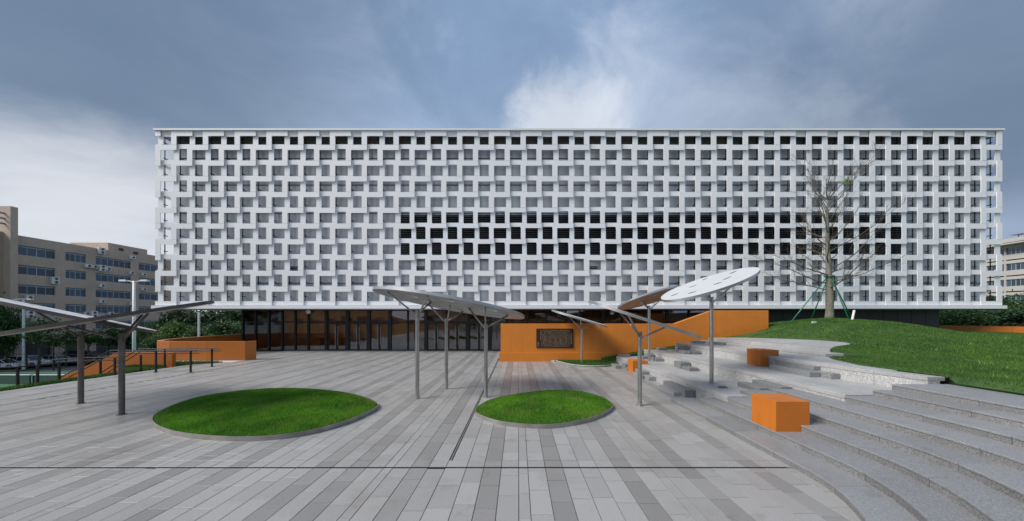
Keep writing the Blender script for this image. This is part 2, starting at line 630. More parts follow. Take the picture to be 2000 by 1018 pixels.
X0 = [4.78, 5.33, 5.87, 6.42, 7.0, 7.62, 8.25, 8.72]
AK = [0.25, 0.21, 0.19, 0.17, 0.15, 0.14, 0.13, 0.12]
LV = [0.12 + 0.136 * k for k in range(11)]             # heights of the eleven rises


def nose(k, Y):
    d = max(0.0, 5.3 - Y)
    if d > 2.3:
        return X0[k] - AK[k] * 2.3 ** 2 - (d - 2.3) * AK[k] * 4.6
    return X0[k] - AK[k] * d * d


T1 = [(8.9, 5.87), (10.4, 5.78), (14, 5.68), (18.3, 5.64)]
T2 = [(7.4, 7.62), (12, 7.60), (15, 7.40), (18.2, 7.10)]
T3 = [(7.5, 9.75), (9, 9.42), (11, 9.22), (14, 9.18), (17.9, 8.80)]
T4A = [(11.35, 10.98), (18.3, 10.45)]
T4 = [(11.75, 11.52), (18.4, 11.0)]
B3 = [(7.5, 10.22), (8.65, 10.15), (9.4, 10.12), (10.8, 10.7), (11.4, 11.15), (12.2, 11.95), (17.9, 12.2)]
B4 = [(11.75, 11.56), (12.85, 12.85), (13.6, 14.2), (14.4, 15.1), (15.5, 15.45), (16.6, 15.3), (17.9, 14.0), (18.4, 13.1)]
Z_T1, Z_T2, Z_T3 = 0.43, 0.83, 1.215

lawn1 = smooth_closed([G(*p, 0.1) for p in [(297, 816), (335, 841), (450, 853), (560, 848), (645, 831), (705, 810), (738, 789), (700, 772), (640, 762), (560, 758), (480, 762), (400, 773), (340, 790)]])
lawn2 = smooth_closed([G(*p, 0.1) for p in [(928, 800), (950, 815), (1000, 826), (1080, 829), (1150, 817), (1188, 801), (1196, 789), (1175, 775), (1130, 764), (1080, 762), (1020, 768), (960, 780)]])

# ---- paving: columns of 30 cm strips, some dark, staggered joints
types = []
seq_r = list('LLDLNLDLLLDLNLDLLLDLNLDLLDLNLDLLLDLNLDLLLD')
x = -1.21
for t in seq_r:
    w = 0.16 if t == 'N' else 0.305
    types.append((x, x + w, t))
    x += w
x = -1.27
seq_l = list('LDLNLDLD')
prand = random.Random(5)
while len(seq_l) < 75:
    seq_l += list(prand.choice(['LLLD', 'LNLD', 'LLD', 'LD', 'LLLLD', 'LNLD']))
for t in seq_l:
    w = 0.16 if t == 'N' else 0.305
    if x - w < PX0:
        break
    types.append((x - w, x, t))
    x -= w
GAP = 0.0045
slabs = []
for (xa, xb, t) in types:
    xc = (xa + xb) / 2
    for (ya, yb) in ((-14.0, 5.535), (5.585, 5.84), (5.84, 25.3)):
        y = ya - (prand.random() * 0.6 if yb - ya > 1 else 0)
        while y < yb - 0.02:
            y1 = y + 0.6
            s0, s1 = max(y, ya), min(y1, yb)
            y = y1
            if s1 - s0 < 0.03:
                continue
            yc = (s0 + s1) / 2
            if xc > nose(0, min(yc, 9.9)) + 0.35 and yc < 10.2:
                continue
            if yc >= 10.2 and xc > 5.9:
                continue
            if xc > -1.1 and yc > 19.35:
                continue
            x_l = -1.27 if (abs(xa + 1.21) < 1e-6 and s1 < 5.845) else xa
            slabs.append((x_l + GAP, xb - GAP, s0 + GAP, s1 - GAP, t))
inside = np.zeros(len(slabs), bool)
sa = np.array([s[:4] for s in slabs])
for lw in (lawn1, lawn2):
    allin = np.ones(len(slabs), bool)
    for i, j in ((0, 2), (0, 3), (1, 2), (1, 3)):
        allin &= in_poly(sa[:, i], sa[:, j], lw)
    inside |= allin
slabs = [s for s, q in zip(slabs, inside) if not q]


def in_view(s):
    xc, yc = (s[0] + s[1]) / 2, (s[2] + s[3]) / 2
    if yc < 3.95:
        return False
    px = CX + xc / yc * F
    return -20 < px < 2020


near = sorted((s for s in slabs if in_view(s)), key=lambda s: s[2] + 0.0 * s[0])[:300]
nearset = set(near)
shared = {}
for s in near:
    w, d = round(s[1] - s[0], 3), round(s[3] - s[2], 3)
    key = (w, d, s[4] == 'D')
    if key not in shared:
        q = MB()
        q.cbox(-w / 2, w / 2, -d / 2, d / 2, -0.03, 0.0, 0.0025)
        shared[key] = q.mesh('paving_slab', m_slabd if s[4] == 'D' else m_slab)
    link('paving_slab', shared[key], plaza, ((s[0] + s[1]) / 2, (s[2] + s[3]) / 2, prand.uniform(-0.0015, 0.0015)))
far = MB()
for s in slabs:
    if s in nearset:
        continue
    dz = prand.uniform(-0.0015, 0.0015)
    far.box(s[0], s[1], s[2], s[3], -0.03, dz, 1 if s[4] == 'D' else 0, bottom=False)
far.obj('paving_slab', [m_slab, m_slabd], plaza)['kind'] = 'stuff'

# drains
b = MB()
b.box(-18.6, 4.70, 5.54, 5.58, -0.03, -0.006)
b.obj('slot_drain', m_slot, plaza)
b = MB()
b.box(-1.269, -1.253, 5.845, 19.05, -0.03, -0.004)
b.box(-1.227, -1.211, 5.845, 19.05, -0.03, -0.004)
b.obj('slot_drain', m_slot, plaza)['kind'] = 'stuff'
b = MB()
b.box(-1.250, -1.230, 5.845, 19.05, -0.03, -0.001)
b.obj('drain_cover', m_curb, plaza)
b = MB()
y = 10.2
while y < 24.5:
    b.box(-15.46, -15.40, y, y + 0.16, -0.02, 0.0035)
    y += 0.30
b.obj('grating_slot', m_slot, plaza)['kind'] = 'stuff'

# ---- broad granite steps on the right
steps = thing('amphitheatre_steps', 'curving pale granite steps and seating tiers climbing to the grass mound', 'steps', (6, 9, 0))


def P(b, name, mat):
    o = b.obj(name, mat)
    o.parent = steps
    o.matrix_parent_inverse = Matrix.Translation(-Vector(steps.location))
    return o


def strip(k, ya, yb, depth, z0, z1, seg, name, mat):
    """one course of blocks along the nosing of rise k"""
    y = ya
    while y < yb - 0.05:
        y2 = min(y + seg * prand.uniform(0.9, 1.12), yb)
        if yb - y2 < 0.3:
            y2 = yb
        n = max(2, int((y2 - y) / 0.18))
        ys = np.linspace(y + 0.004, y2 - 0.004, n)
        poly = [(nose(k, t), t) for t in ys] + [(nose(k, t) + depth, t) for t in ys[::-1]]
        q = MB()
        q.prism([(p_[0] + (0.012 if i_ < n else 0.0), p_[1]) for i_, p_ in enumerate(poly)], z0, z1 - 0.034)
        P(q, 'riser_block', m_nearriser)
        q = MB()
        q.prism(poly, z1 - 0.030, z1, 0.006)
        P(q, 'tread_slab', mat)
        y = y2


for k, (ya, yb, dep) in enumerate([(1.2, 9.95, 0.75), (1.2, 9.40, 0.75), (1.2, 8.9, 0.75), (1.2, 9.2, 0.78), (1.2, 8.75, 0.82), (1.2, 7.4, 0.83), (1.2, 7.4, 0.67), (1.2, 7.42, 1.36)]):
    strip(k, ya, yb, dep, (LV[k - 1] - 0.03) if k else -0.03, LV[k], 1.15, 'step_block', m_step)


def tier(front, back, ya, yb, zbase, ztop, segs, coping=0.42, over=0.012):
    """riser course, coping course and tread slabs of a seating tier"""
    y = ya
    while y < yb - 0.05:
        y2 = min(y + segs * prand.uniform(0.92, 1.1), yb)
        if yb - y2 < 0.35:
            y2 = yb
        a, c = y + 0.004, y2 - 0.004
        ys = np.linspace(a, c, 4)
        fr = [(lerp_tab(front, t), t) for t in ys]
        q = MB()
        q.prism([(p[0] + over, p[1]) for p in fr] + [(p[0] + 0.3, p[1]) for p in fr[::-1]], zbase - 0.03, ztop - 0.10)
        P(q, 'riser_block', m_riser)
        q = MB()
        q.prism(fr + [(min(p[0] + coping, lerp_tab(back, p[1])), p[1]) for p in fr[::-1]], ztop - 0.094, ztop, 0.008)
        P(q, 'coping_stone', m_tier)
        xl = [p[0] + coping + 0.005 for p in fr]
        xr = [lerp_tab(back, t) for t in ys]
        w = max(r - l for r, l in zip(xr, xl))
        n = max(1, int(round(w / 0.62)))
        if min(r - l for r, l in zip(xr, xl)) > 0.12:
            for i in range(n):
                pl = [(l + (r - l) * i / n + 0.002, t) for l, r, t in zip(xl, xr, ys)]
                pr = [(l + (r - l) * (i + 1) / n - 0.002, t) for l, r, t in zip(xl, xr, ys)]
                q = MB()
                q.prism(pl + pr[::-1], ztop - 0.25, ztop - 0.001 - 0.002 * prand.random(), 0.003)
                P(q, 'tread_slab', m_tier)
        y = y2


tier(T1, [(8.9, 7.75), (14, 7.6), (18.3, 7.3)], 8.9, 18.25, 0.0, Z_T1, 0.95)
tier(T2, [(7.4, 9.9), (9, 9.6), (14, 9.35), (18.1, 9.0)], 7.4, 18.0, Z_T1, Z_T2, 0.95)
tier(T3, B3, 7.55, 17.85, Z_T2, Z_T3, 0.95)
tier(T4A, [(t[0], t[1] + 0.7) for t in T4A], 11.35, 18.2, Z_T3, 1.345, 1.2, 0.66)
# top landing in strips cut to its curved outline
y = 11.75
while y < 18.3:
    y2 = min(y + 0.6, 18.35)
    a, c = y + 0.002, y2 - 0.002
    xa, xc_ = lerp_tab(T4, a), lerp_tab(T4, c)
    ra, rc = lerp_tab(B4, a), lerp_tab(B4, c)
    n = max(1, int(round(((ra - xa) + (rc - xc_)) / 2 / 0.95)))
    for i in range(n):
        f0, f1 = i / n, (i + 1) / n
        e = 0.002
        q = MB()
        q.prism([(xa + (ra - xa) * f0 + e, a), (xa + (ra - xa) * f1 - e, a), (xc_ + (rc - xc_) * f1 - e, c), (xc_ + (rc - xc_) * f0 + e, c)], 1.0, 1.48, 0.006)
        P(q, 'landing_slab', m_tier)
    y = y2
# base under the tiers so that no gap shows between the slabs
b = MB()
b.prism([(6.0, 1.2)] + [(6.2, 9.0), (5.98, 18.1), (7.6, 18.1), (7.9, 9.0), (7.0, 1.2)], -0.03, 0.17)
P(b, 'step_core', m_riser)

# loose granite blocks that make half steps against the tiers: x0, x1, y0, y1, z0, z1, label
blk = [
    (5.05, 5.36, 16.40, 17.25, 0.0, 0.145, 'lone grey granite step block lying flat on the plaza by the lowest tier end'),
    (5.36, 5.70, 15.85, 16.40, 0.0, 0.29, 'taller grey granite step block just behind the farthest orange cube'),
    (5.36, 5.70, 15.66, 15.84, 0.0, 0.145, 'lower grey granite step block touching the back of the farthest orange cube'),
    (5.38, 5.70, 13.75, 14.6, 0.0, 0.29, 'taller granite step block nearest behind the slender post on the plaza'),
    (5.26, 5.38, 13.6, 14.6, 0.0, 0.145, 'narrow granite step block partly hidden behind the slender post'),
    (5.42, 5.74, 13.15, 13.72, 0.0, 0.165, 'low granite step block on the plaza in front of the lowest tier'),
    (5.20, 5.52, 10.60, 11.8, 0.0, 0.13, 'long low granite step block at the foot of the lowest tier, lower of a pair'),
    (5.44, 5.76, 10.35, 11.9, 0.0, 0.27, 'long granite step block at the foot of the lowest tier, higher of a pair'),
    (6.90, 7.30, 15.90, 16.5, Z_T1, Z_T1 + 0.14, 'granite step block on the first tier right of the far slender post'),
    (6.58, 6.84, 16.78, 17.3, Z_T1, Z_T1 + 0.14, 'low granite step block on the first tier left of the far slender post'),
    (6.86, 7.16, 16.72, 17.3, Z_T1, Z_T1 + 0.28, 'tall granite step block on the first tier behind the far slender post'),
    (7.05, 7.42, 13.05, 13.7, Z_T1, Z_T1 + 0.125, 'low dark faced granite block on the first tier, front one of a pair'),
    (7.02, 7.44, 13.72, 14.3, Z_T1, Z_T1 + 0.265, 'tall dark faced granite block on the first tier, rear one of a pair'),
    (8.20, 8.52, 15.70, 16.3, Z_T2, Z_T2 + 0.14, 'low granite block on the second tier, left one of a pair'),
    (8.62, 8.95, 15.60, 16.2, Z_T2, Z_T2 + 0.14, 'low granite block on the second tier, right one of a pair'),
    (8.60, 8.98, 16.50, 17.1, Z_T2, Z_T2 + 0.27, 'tall granite block on the second tier behind a pair of low ones'),
    (10.42, 10.72, 16.2, 16.9, Z_T3, Z_T3 + 0.13, 'small dark granite block against the topmost tier beside the tall post'),
    (8.80, 9.12, 9.58, 11.1, Z_T2, Z_T2 + 0.15, 'long granite step block on the second tier, left one of three by the grass'),
    (9.14, 9.47, 9.26, 9.80, Z_T2, Z_T2 + 0.16, 'short pale topped granite step block on the second tier by the grass'),
    (9.14, 9.44, 9.81, 11.3, Z_T2, Z_T2 + 0.29, 'long raised granite step block on the second tier, rear one of three by the grass'),
    (7.05, 7.36, 9.25, 10.2, Z_T1, Z_T1 + 0.14, 'granite step block on the first tier behind the large orange cube'),
    (7.30, 7.60, 8.80, 9.9, Z_T1, Z_T1 + 0.27, 'higher granite step block on the first tier behind the large orange cube'),
    (5.72, 6.30, 17.85, 18.22, Z_T1, Z_T1 + 0.12, 'grey end block on the first tier against the grass strip'),
    (7.80, 8.24, 17.55, 17.95, Z_T2, Z_T2 + 0.12, 'grey end block on the second tier against the grass strip'),
    (9.65, 10.30, 17.45, 17.80, Z_T3, Z_T3 + 0.13, 'grey end block on the third tier against the grass strip'),
]
for (xa, xb, ya, yb, za, zb, lab) in blk:
    q = MB()
    q.cbox(0, xb - xa, 0, yb - ya, 0, zb - za, 0.010)
    o = q.obj('granite_block', m_block, None, loc=(xa, ya, za + 0.001))
    tag(o, lab, 'stone block', 'loose granite half step blocks on the tiers')

# ---- grass mound (height field) on the right


def sm(a, b_, v):
    t = np.clip((v - a) / (b_ - a), 0, 1)
    return t * t * (3 - 2 * t)


def xl_of(Y):
    Y = np.asarray(Y, float)
    a = np.interp(Y, [t[0] for t in B3][:5], [t[1] for t in B3][:5])
    c = np.interp(Y, [11.75] + [t[0] for t in B4], [11.5] + [t[1] for t in B4])
    r = np.where(Y < 7.5, 10.05, np.where(Y < 11.5, a, c))
    r = np.where(Y > 18.38, 5.0, r)
    return np.where(Y > 19.12, 15.02, r)


def mound_z(X, Y):
    X, Y = np.asarray(X, float), np.asarray(Y, float)
    r = np.sqrt(((X - 19.0) / 9.5) ** 2 + ((Y - 19.2) / 9.0) ** 2)
    z = 1.22 + 1.33 * (0.5 + 0.5 * np.cos(np.pi * np.clip(r, 0, 1))) + 0.35 * sm(24, 34, X) * sm(20, 25, Y)
    zw = np.clip(0.36 + 0.160 * (X - 5.8), 0.12, 9)
    w = sm(16.5, 18.6, Y) * (1 - sm(13.5, 16.5, X))
    z = z * (1 - w) + zw * w
    d = np.clip(X - xl_of(Y), 0, 50)
    L = np.where(Y < 7.4, 1.10, np.where(Y < 11.5, 1.22, 1.485))
    lim = np.where(Y > 18.38, 9.0, L + 0.01 + 0.42 * d)
    z = np.minimum(z, lim)
    rim = (Y > 11.9) & (Y < 18.38)
    z = np.where(rim, np.maximum(z, 1.45 - 0.16 * d), z)
    return z + 0.03 * np.sin(X * 1.7 + 0.5) * np.sin(Y * 1.3 + 1.0) * np.clip(d, 0, 1)


ys = np.concatenate([np.linspace(-4, 7.3, 24), np.linspace(7.4, 7.6, 3), np.linspace(7.8, 18.3, 54), np.linspace(18.4, 19.1, 6), np.linspace(19.16, 27, 20)])
NX = 90
tt = np.linspace(0, 1, NX) ** 1.6
xl = xl_of(ys)[:, None]
XX = xl + (44 - xl) * tt[None, :]
YY = np.repeat(ys[:, None], NX, 1)
ZZ = mound_z(XX, YY)
Vg = np.stack([XX, YY, ZZ], -1).reshape(-1, 3)
i, j = np.meshgrid(np.arange(len(ys) - 1), np.arange(NX - 1), indexing='ij')
a0 = (i * NX + j).ravel()
Tg = np.stack([a0, a0 + 1, a0 + NX + 1, a0 + NX], 1)
# skirt down along the left edge so that the bank has a face
sk = np.stack([xl[:, 0], ys, np.full(len(ys), -0.1)], 1)
n0 = len(Vg)
Vg = np.concatenate([Vg, sk])
ii = np.arange(len(ys) - 1)
Tg = np.concatenate([Tg, np.stack([n0 + ii, ii * NX, (ii + 1) * NX, n0 + ii + 1], 1)[:, ::-1]])
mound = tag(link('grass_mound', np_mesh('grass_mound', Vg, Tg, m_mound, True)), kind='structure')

# small planted island in front of the orange wall
isl = smooth_closed([G(*p, 0.08) for p in [(1088, 704.5), (1108, 710), (1135, 713.5), (1165, 714.5), (1190, 713), (1206, 709)]] + [(5.6, 18.3), (5.6, 19.02), (2.2, 19.04)], 8)
q = MB()
q.prism(isl, -0.03, 0.075, 0.02)
island = tag(q.obj('planting_bed', m_mound), 'small curved grass bed at the foot of the orange wall', 'planting bed')


def ring_curb(poly, z0, z1, t, name, mat, parent):
    """thin upright plate that follows a closed outline"""
    k = len(poly)
    q = MB()
    ctr = np.mean(poly, 0)
    inn = []
    for i in range(k):
        d = np.array(poly[(i + 1) % k]) - np.array(poly[i - 1])
        nn = np.array([-d[1], d[0]]) / (np.hypot(*d) + 1e-9)
        if np.dot(nn, ctr - np.array(poly[i])) < 0:
            nn = -nn
        inn.append(tuple(np.array(poly[i]) + nn * t))
    for i in range(k):
        j = (i + 1) % k
        o0, o1, i0, i1 = poly[i], poly[j], inn[i], inn[j]
        q.quad([(*o0, z0), (*o1, z0), (*o1, z1), (*o0, z1)])
        q.quad([(*o0, z1), (*o1, z1), (*i1, z1), (*i0, z1)])
        q.quad([(*i0, z1), (*i1, z1), (*i1, z0), (*i0, z0)])
    return q.obj(name, mat, parent)


ring_curb(isl, -0.02, 0.085, 0.05, 'curb', m_conc, island)


def blades(name, pts, nrm_h, width, mat, parent=None, seed=1, lean=0.5):
    """one triangle per blade of grass"""
    r = np.random.default_rng(seed)
    n = len(pts)
    h = nrm_h * r.uniform(0.5, 1.25, n)
    a = r.uniform(0, 2 * np.pi, n)
    w = width * r.uniform(0.7, 1.3, n)
    dx, dy = np.cos(a) * w / 2, np.sin(a) * w / 2
    la = r.uniform(0, 2 * np.pi, n)
    ll = h * lean * r.uniform(0.2, 1.0, n)
    V = np.empty((n, 3, 3), np.float32)
    V[:, 0] = pts + np.stack([dx, dy, np.full(n, -0.01)], 1)
    V[:, 1] = pts - np.stack([dx, dy, np.full(n, 0.01)], 1)
    V[:, 2] = pts + np.stack([np.cos(la) * ll, np.sin(la) * ll, h], 1)
    T = np.arange(n * 3).reshape(n, 3)
    o = link(name, np_mesh(name, V.reshape(-1, 3), T, mat), parent)
    o['kind'] = 'stuff'
    return o


def lawn(poly, label, n, seed):
    t = thing('oval_lawn', label, 'lawn', (np.mean([p[0] for p in poly]), np.mean([p[1] for p in poly]), 0), 'oval lawns set into the paving')
    inv = Matrix.Translation(-Vector(t.location))
    c = np.mean(poly, 0)
    # crowned soil surface
    rings = [0.0, 0.35, 0.65, 0.85, 0.985]
    V, T = [(c[0], c[1], 0.20)], []
    k = len(poly)

    def hz_(f):
        return 0.085 + 0.12 * (1 - f * f)
    for f in rings[1:]:
        V += [(c[0] + (p[0] - c[0]) * f, c[1] + (p[1] - c[1]) * f, hz_(f)) for p in poly]
    q = MB()
    q.v = V
    for i in range(k):
        q.f.append((0, 1 + i, 1 + (i + 1) % k))
        q.m.append(0)
    for r_ in range(len(rings) - 2):
        for i in range(k):
            j = (i + 1) % k
            q.f.append((1 + r_ * k + i, 1 + (r_ + 1) * k + i, 1 + (r_ + 1) * k + j, 1 + r_ * k + j))
            q.m.append(0)
    o = q.obj('turf', m_soil, t, True)
    o.matrix_parent_inverse = inv
    o = ring_curb(poly, -0.02, 0.105, 0.012, 'curb', m_curb, t)
    o.matrix_parent_inverse = inv
    r = np.random.default_rng(seed)
    lo, hi = np.min(poly, 0), np.max(poly, 0)
    p = r.uniform(lo, hi, (int(n * 1.5), 2))
    p = p[in_poly(p[:, 0], p[:, 1], [tuple(c + (np.array(v) - c) * 0.985) for v in poly])][:n]
    # radial fraction for the crown height
    ang = np.arctan2(p[:, 1] - c[1], p[:, 0] - c[0])
    pa = np.array([math.atan2(v[1] - c[1], v[0] - c[0]) for v in poly])
    pr = np.array([math.hypot(v[0] - c[0], v[1] - c[1]) for v in poly])
    od = np.argsort(pa)
    rad = np.interp(ang, pa[od], pr[od], period=2 * np.pi)
    f = np.clip(np.hypot(p[:, 0] - c[0], p[:, 1] - c[1]) / rad, 0, 1)
    pts = np.column_stack([p, 0.085 + 0.12 * (1 - f * f)])
    o = blades('grass', pts, 0.045, 0.011, m_blade, t, seed)
    o.matrix_parent_inverse = inv
    # a few taller weeds
    w = pts[r.integers(0, len(pts), 26)]
    w = np.repeat(w, 14, 0) + np.column_stack([r.normal(0, 0.035, (26 * 14, 2)), np.zeros(26 * 14)])
    o = blades('weed', w, 0.11, 0.014, m_weed, t, seed + 5, 0.8)
    o.matrix_parent_inverse = inv
    return t


lawn(lawn1, 'large oval lawn with thin metal edging at the left of the plaza', 150000, 11)
lawn(lawn2, 'smaller oval lawn with thin metal edging near the plaza centre', 80000, 12)

# blades on the mound, thinner with distance, and on the planted island
r = np.random.default_rng(31)
n = 900000
yy = r.uniform(5.0, 26.0, n)
xx = r.uniform(5.0, 42.0, n)
dist = np.hypot(xx, yy)
keep = (xx > xl_of(yy) + 0.03) & (r.random(n) < np.clip((17.0 / dist) ** 1.3, 0, 1)) & (xx / yy < 1.85)
p = np.column_stack([xx[keep], yy[keep], mound_z(xx[keep], yy[keep])])
d_ = dist[keep]
nearm = d_ < 19
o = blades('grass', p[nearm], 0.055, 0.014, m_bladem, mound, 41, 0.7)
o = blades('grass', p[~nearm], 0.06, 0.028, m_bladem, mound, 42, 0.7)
yy = r.uniform(17.0, 19.1, 16000)
xx = r.uniform(2.0, 5.7, 16000)
k_ = in_poly(xx, yy, isl)
blades('grass', np.column_stack([xx[k_], yy[k_], np.full(k_.sum(), 0.07)]), 0.07, 0.02, m_bladem, island, 43, 0.7)
wx = np.array([16.2, 17.0, 18.5, 20.5, 22.3, 14.0, 13.2, 15.5, 12.4, 11.5, 18.0, 24.0])
wy = np.array([12.3, 11.9, 13.0, 13.6, 14.6, 9.5, 8.6, 10.5, 8.8, 7.6, 11.0, 15.0])
w = np.repeat(np.column_stack([wx, wy, mound_z(wx, wy)]), 16, 0)
w[:, :2] += r.normal(0, 0.07, (len(w), 2))
blades('weed', w, 0.15, 0.022, m_weed, mound, 44, 0.6)
w = np.repeat(np.array([[5.2, 18.7, 0.08]]), 22, 0)
w[:, :2] += r.normal(0, 0.10, (22, 2))
blades('weed', w, 0.42, 0.035, m_weed, island, 45, 0.7)

# ================================================================== THE WHITE LATTICE BUILDING
def att(o, t):
    o.parent = t
    o.matrix_parent_inverse = Matrix.Translation(-Vector(t.location))
    return o


def xz_prism(b_, poly, y0, y1, m=0):
    """outline in the XZ plane pushed along Y"""
    a = sum(poly[i][0] * poly[(i + 1) % len(poly)][1] - poly[(i + 1) % len(poly)][0] * poly[i][1] for i in range(len(poly)))
    if a < 0:
        poly = poly[::-1]
    k, n = len(poly), len(b_.v)
    b_.v += [(p[0], y0, p[1]) for p in poly] + [(p[0], y1, p[1]) for p in poly]
    b_.f.append(tuple(n + i for i in range(k)))
    b_.f.append(tuple(n + k + i for i in range(k - 1, -1, -1)))
    for i in range(k):
        j = (i + 1) % k
        b_.f.append((n + j, n + i, n + k + i, n + k + j))
    b_.m += [m] * (k + 2)
    return b_


YF, MOD, MW, XL = 23.58, 1.18, 0.40, -26.97
hall = thing('lattice_building', 'long white building with woven lattice screen floating above a glazed entrance', 'building', (4.5, 25.4, 0))
ZT = [16.52] + [15.48 - 1.17 * k for k in range(10)] + [3.86]
BH = 0.385


def xcol(c):
    return XL + MOD * c


lcache = {}


def l_mesh(barw, hbar, hv, depth, name, slim=0.0):
    """L shaped panel: a bar with a post hanging from its left end; origin top left, front at y = 0"""
    key = (round(barw, 3), round(hbar, 3), round(hv, 3), depth, slim)
    if key not in lcache:
        g = 0.003
        q = MB()
        if hv > 0:
            xz_prism(q, [(g, 0), (barw - g, 0), (barw - g, -hbar), (MW - g - slim, -hbar), (MW - g - slim, -hbar - hv), (g + slim, -hbar - hv)] + ([(g + slim, -hbar), (g, -hbar)] if slim else []), 0, depth)
        else:
            xz_prism(q, [(g, 0), (barw - g, 0), (barw - g, -hbar), (g, -hbar)], 0, depth)
        lcache[key] = q.mesh(name, m_white)
    return lcache[key]


for r_ in range(12):
    for c in range(-1, 54):
        front = (c % 2) == ((r_ + 1) % 2)
        dep = 0.035
        bh_ = BH if (front or r_ == 0) else 0.345
        hb = bh_ if r_ < 11 else 0.30
        up0 = 0.085 if (not front and 0 < r_ < 11) else 0.0
        up1 = 0.085 if (not front and r_ + 1 < 11) else 0.0
        lou = 5 <= r_ <= 7 and -9.2 < xcol(c) < 29.3
        if lou:
            bh_ -= 0.05
        slim_ = 0.028 if lou else 0.0
        hb = bh_ if r_ < 11 else 0.30
        hv = (ZT[r_] + up0 - bh_ - ZT[r_ + 1] - up1 - 0.012) if r_ < 11 else 0.0
        yo = (YF if front else YF + 0.10) + prand.uniform(-0.004, 0.004)
        zo = ZT[r_] + up0
        sx_ = 0.0 if front else 0.10
        nm = 'front_panel' if front else 'rear_panel'
        if c == -1:
            me = l_mesh(MW, hb, 0, dep, nm)
            x = xcol(0)
        elif c == 53:
            me = l_mesh(MW, hb, hv, dep, nm)
            x = xcol(c)
        else:
            me = l_mesh(MOD + MW, hb, hv, dep, nm, slim_)
            x = xcol(c)
        if c == 53 or c == -1:
            sx_ = 0.0
        att(link(nm, me, None, (x + sx_, yo, zo)), hall)
# screens turning the two corners
for side in (-1, 1):
    for r_ in range(12):
        hb = BH if r_ < 11 else 0.30
        hv = (ZT[r_] - BH - ZT[r_ + 1] - 0.012) if r_ < 11 else 0.0
        for c in range(0, 4):
            front = (c % 2) == (r_ % 2)
            ins = 0.015 if front else 0.12
            if c == 0 and not front:
                continue
            me = l_mesh(MOD + MW, hb * (0.6 if c == 0 else 1.0), 0.0 if c == 0 else hv, 0.035, 'side_panel')
            yb_ = YF + 0.36 + MOD * c
            if side < 0:
                o = link('side_panel', me, None, (XL + ins, yb_ + MOD + MW, ZT[r_]), R(-90))
            else:
                o = link('side_panel', me, None, (xcol(53) + MW - ins, yb_, ZT[r_]), R(90))
            att(o, hall)
XR_ = xcol(53) + MW
b = MB()
b.box(XL + 0.68, XR_ - 0.68, 24.23, 58, 3.56, 15.42)
att(b.obj('wall', m_wallg), hall)
b = MB()
b.box(XL + 0.68, XR_ - 0.68, 24.235, 58, 15.42, 16.52)
att(b.obj('parapet', m_parap), hall)
b = MB()
b.box(XL - 0.07, XR_ + 0.07, YF - 0.08, 58.2, 16.535, 16.66)
att(b.obj('roof_cap', m_white2), hall)
b = MB()
b.box(XL - 0.12, XR_ + 0.12, YF - 0.16, 58.2, 3.30, 3.535)
att(b.obj('floor_slab', m_white2), hall)
b = MB()
b.box(XL + 0.5, XR_ - 0.5, 25.2, 58.0, 3.262, 3.296)
att(b.obj('soffit', m_wallg), hall)
# dark uprights and brackets behind the screen
for c in range(54):
    q = MB()
    q.box(xcol(c) + 0.18, xcol(c) + 0.225, 24.03, 24.075, 3.56, 16.5)
    att(q.obj('upright', m_dark), hall)
q = MB()
for c in range(54):
    for r_ in range(11):
        z = ZT[r_ + 1] + 0.36
        q.box(xcol(c) + 0.165, xcol(c) + 0.24, 23.97, 24.229, z, z + 0.045)
att(q.obj('bracket', m_dark), hall)['kind'] = 'stuff'
for z in (14.77, 12.74, 10.6, 5.24):
    q = MB()
    q.box(XL + 0.7, XR_ - 0.7, 24.20, 24.228, z, z + 0.035)
    att(q.obj('wall_rail', m_dark), hall)
# black louvres behind three rows of openings
q = MB()
q.box(-8.93, 29.45, 24.15, 24.222, 7.10, 10.45)
att(q.obj('louvre_back', m_void), hall)
z = 7.16
while z < 10.4:
    q = MB()
    q.quad([(-8.9, 24.085, z), (29.42, 24.085, z), (29.42, 24.145, z + 0.085), (-8.9, 24.145, z + 0.085)])
    q.quad([(-8.9, 24.085, z - 0.012), (29.42, 24.085, z - 0.012), (29.42, 24.085, z), (-8.9, 24.085, z)])
    att(q.obj('louvre_blade', m_louv), hall)
    z += 0.165
for px in (572, 820, 1157, 1407):
    x = (px - CX) * 24.2 / F
    g_ = MB()
    g_.box(x - 0.36, x + 0.36, 24.205, 24.229, 6.05, 6.62)
    go = att(g_.obj('vent_grille', m_wallg), hall)
    for k in range(4):
        q = MB()
        q.box(x - 0.34, x + 0.34, 24.18, 24.204, 6.08 + k * 0.13, 6.15 + k * 0.13)
        q.obj('vent_slat', m_void, go)
# ---- ground floor: glazing, doors, dark cladding
YG = 25.4
KG = F / YG


def gx(px):
    return (px - CX) / KG


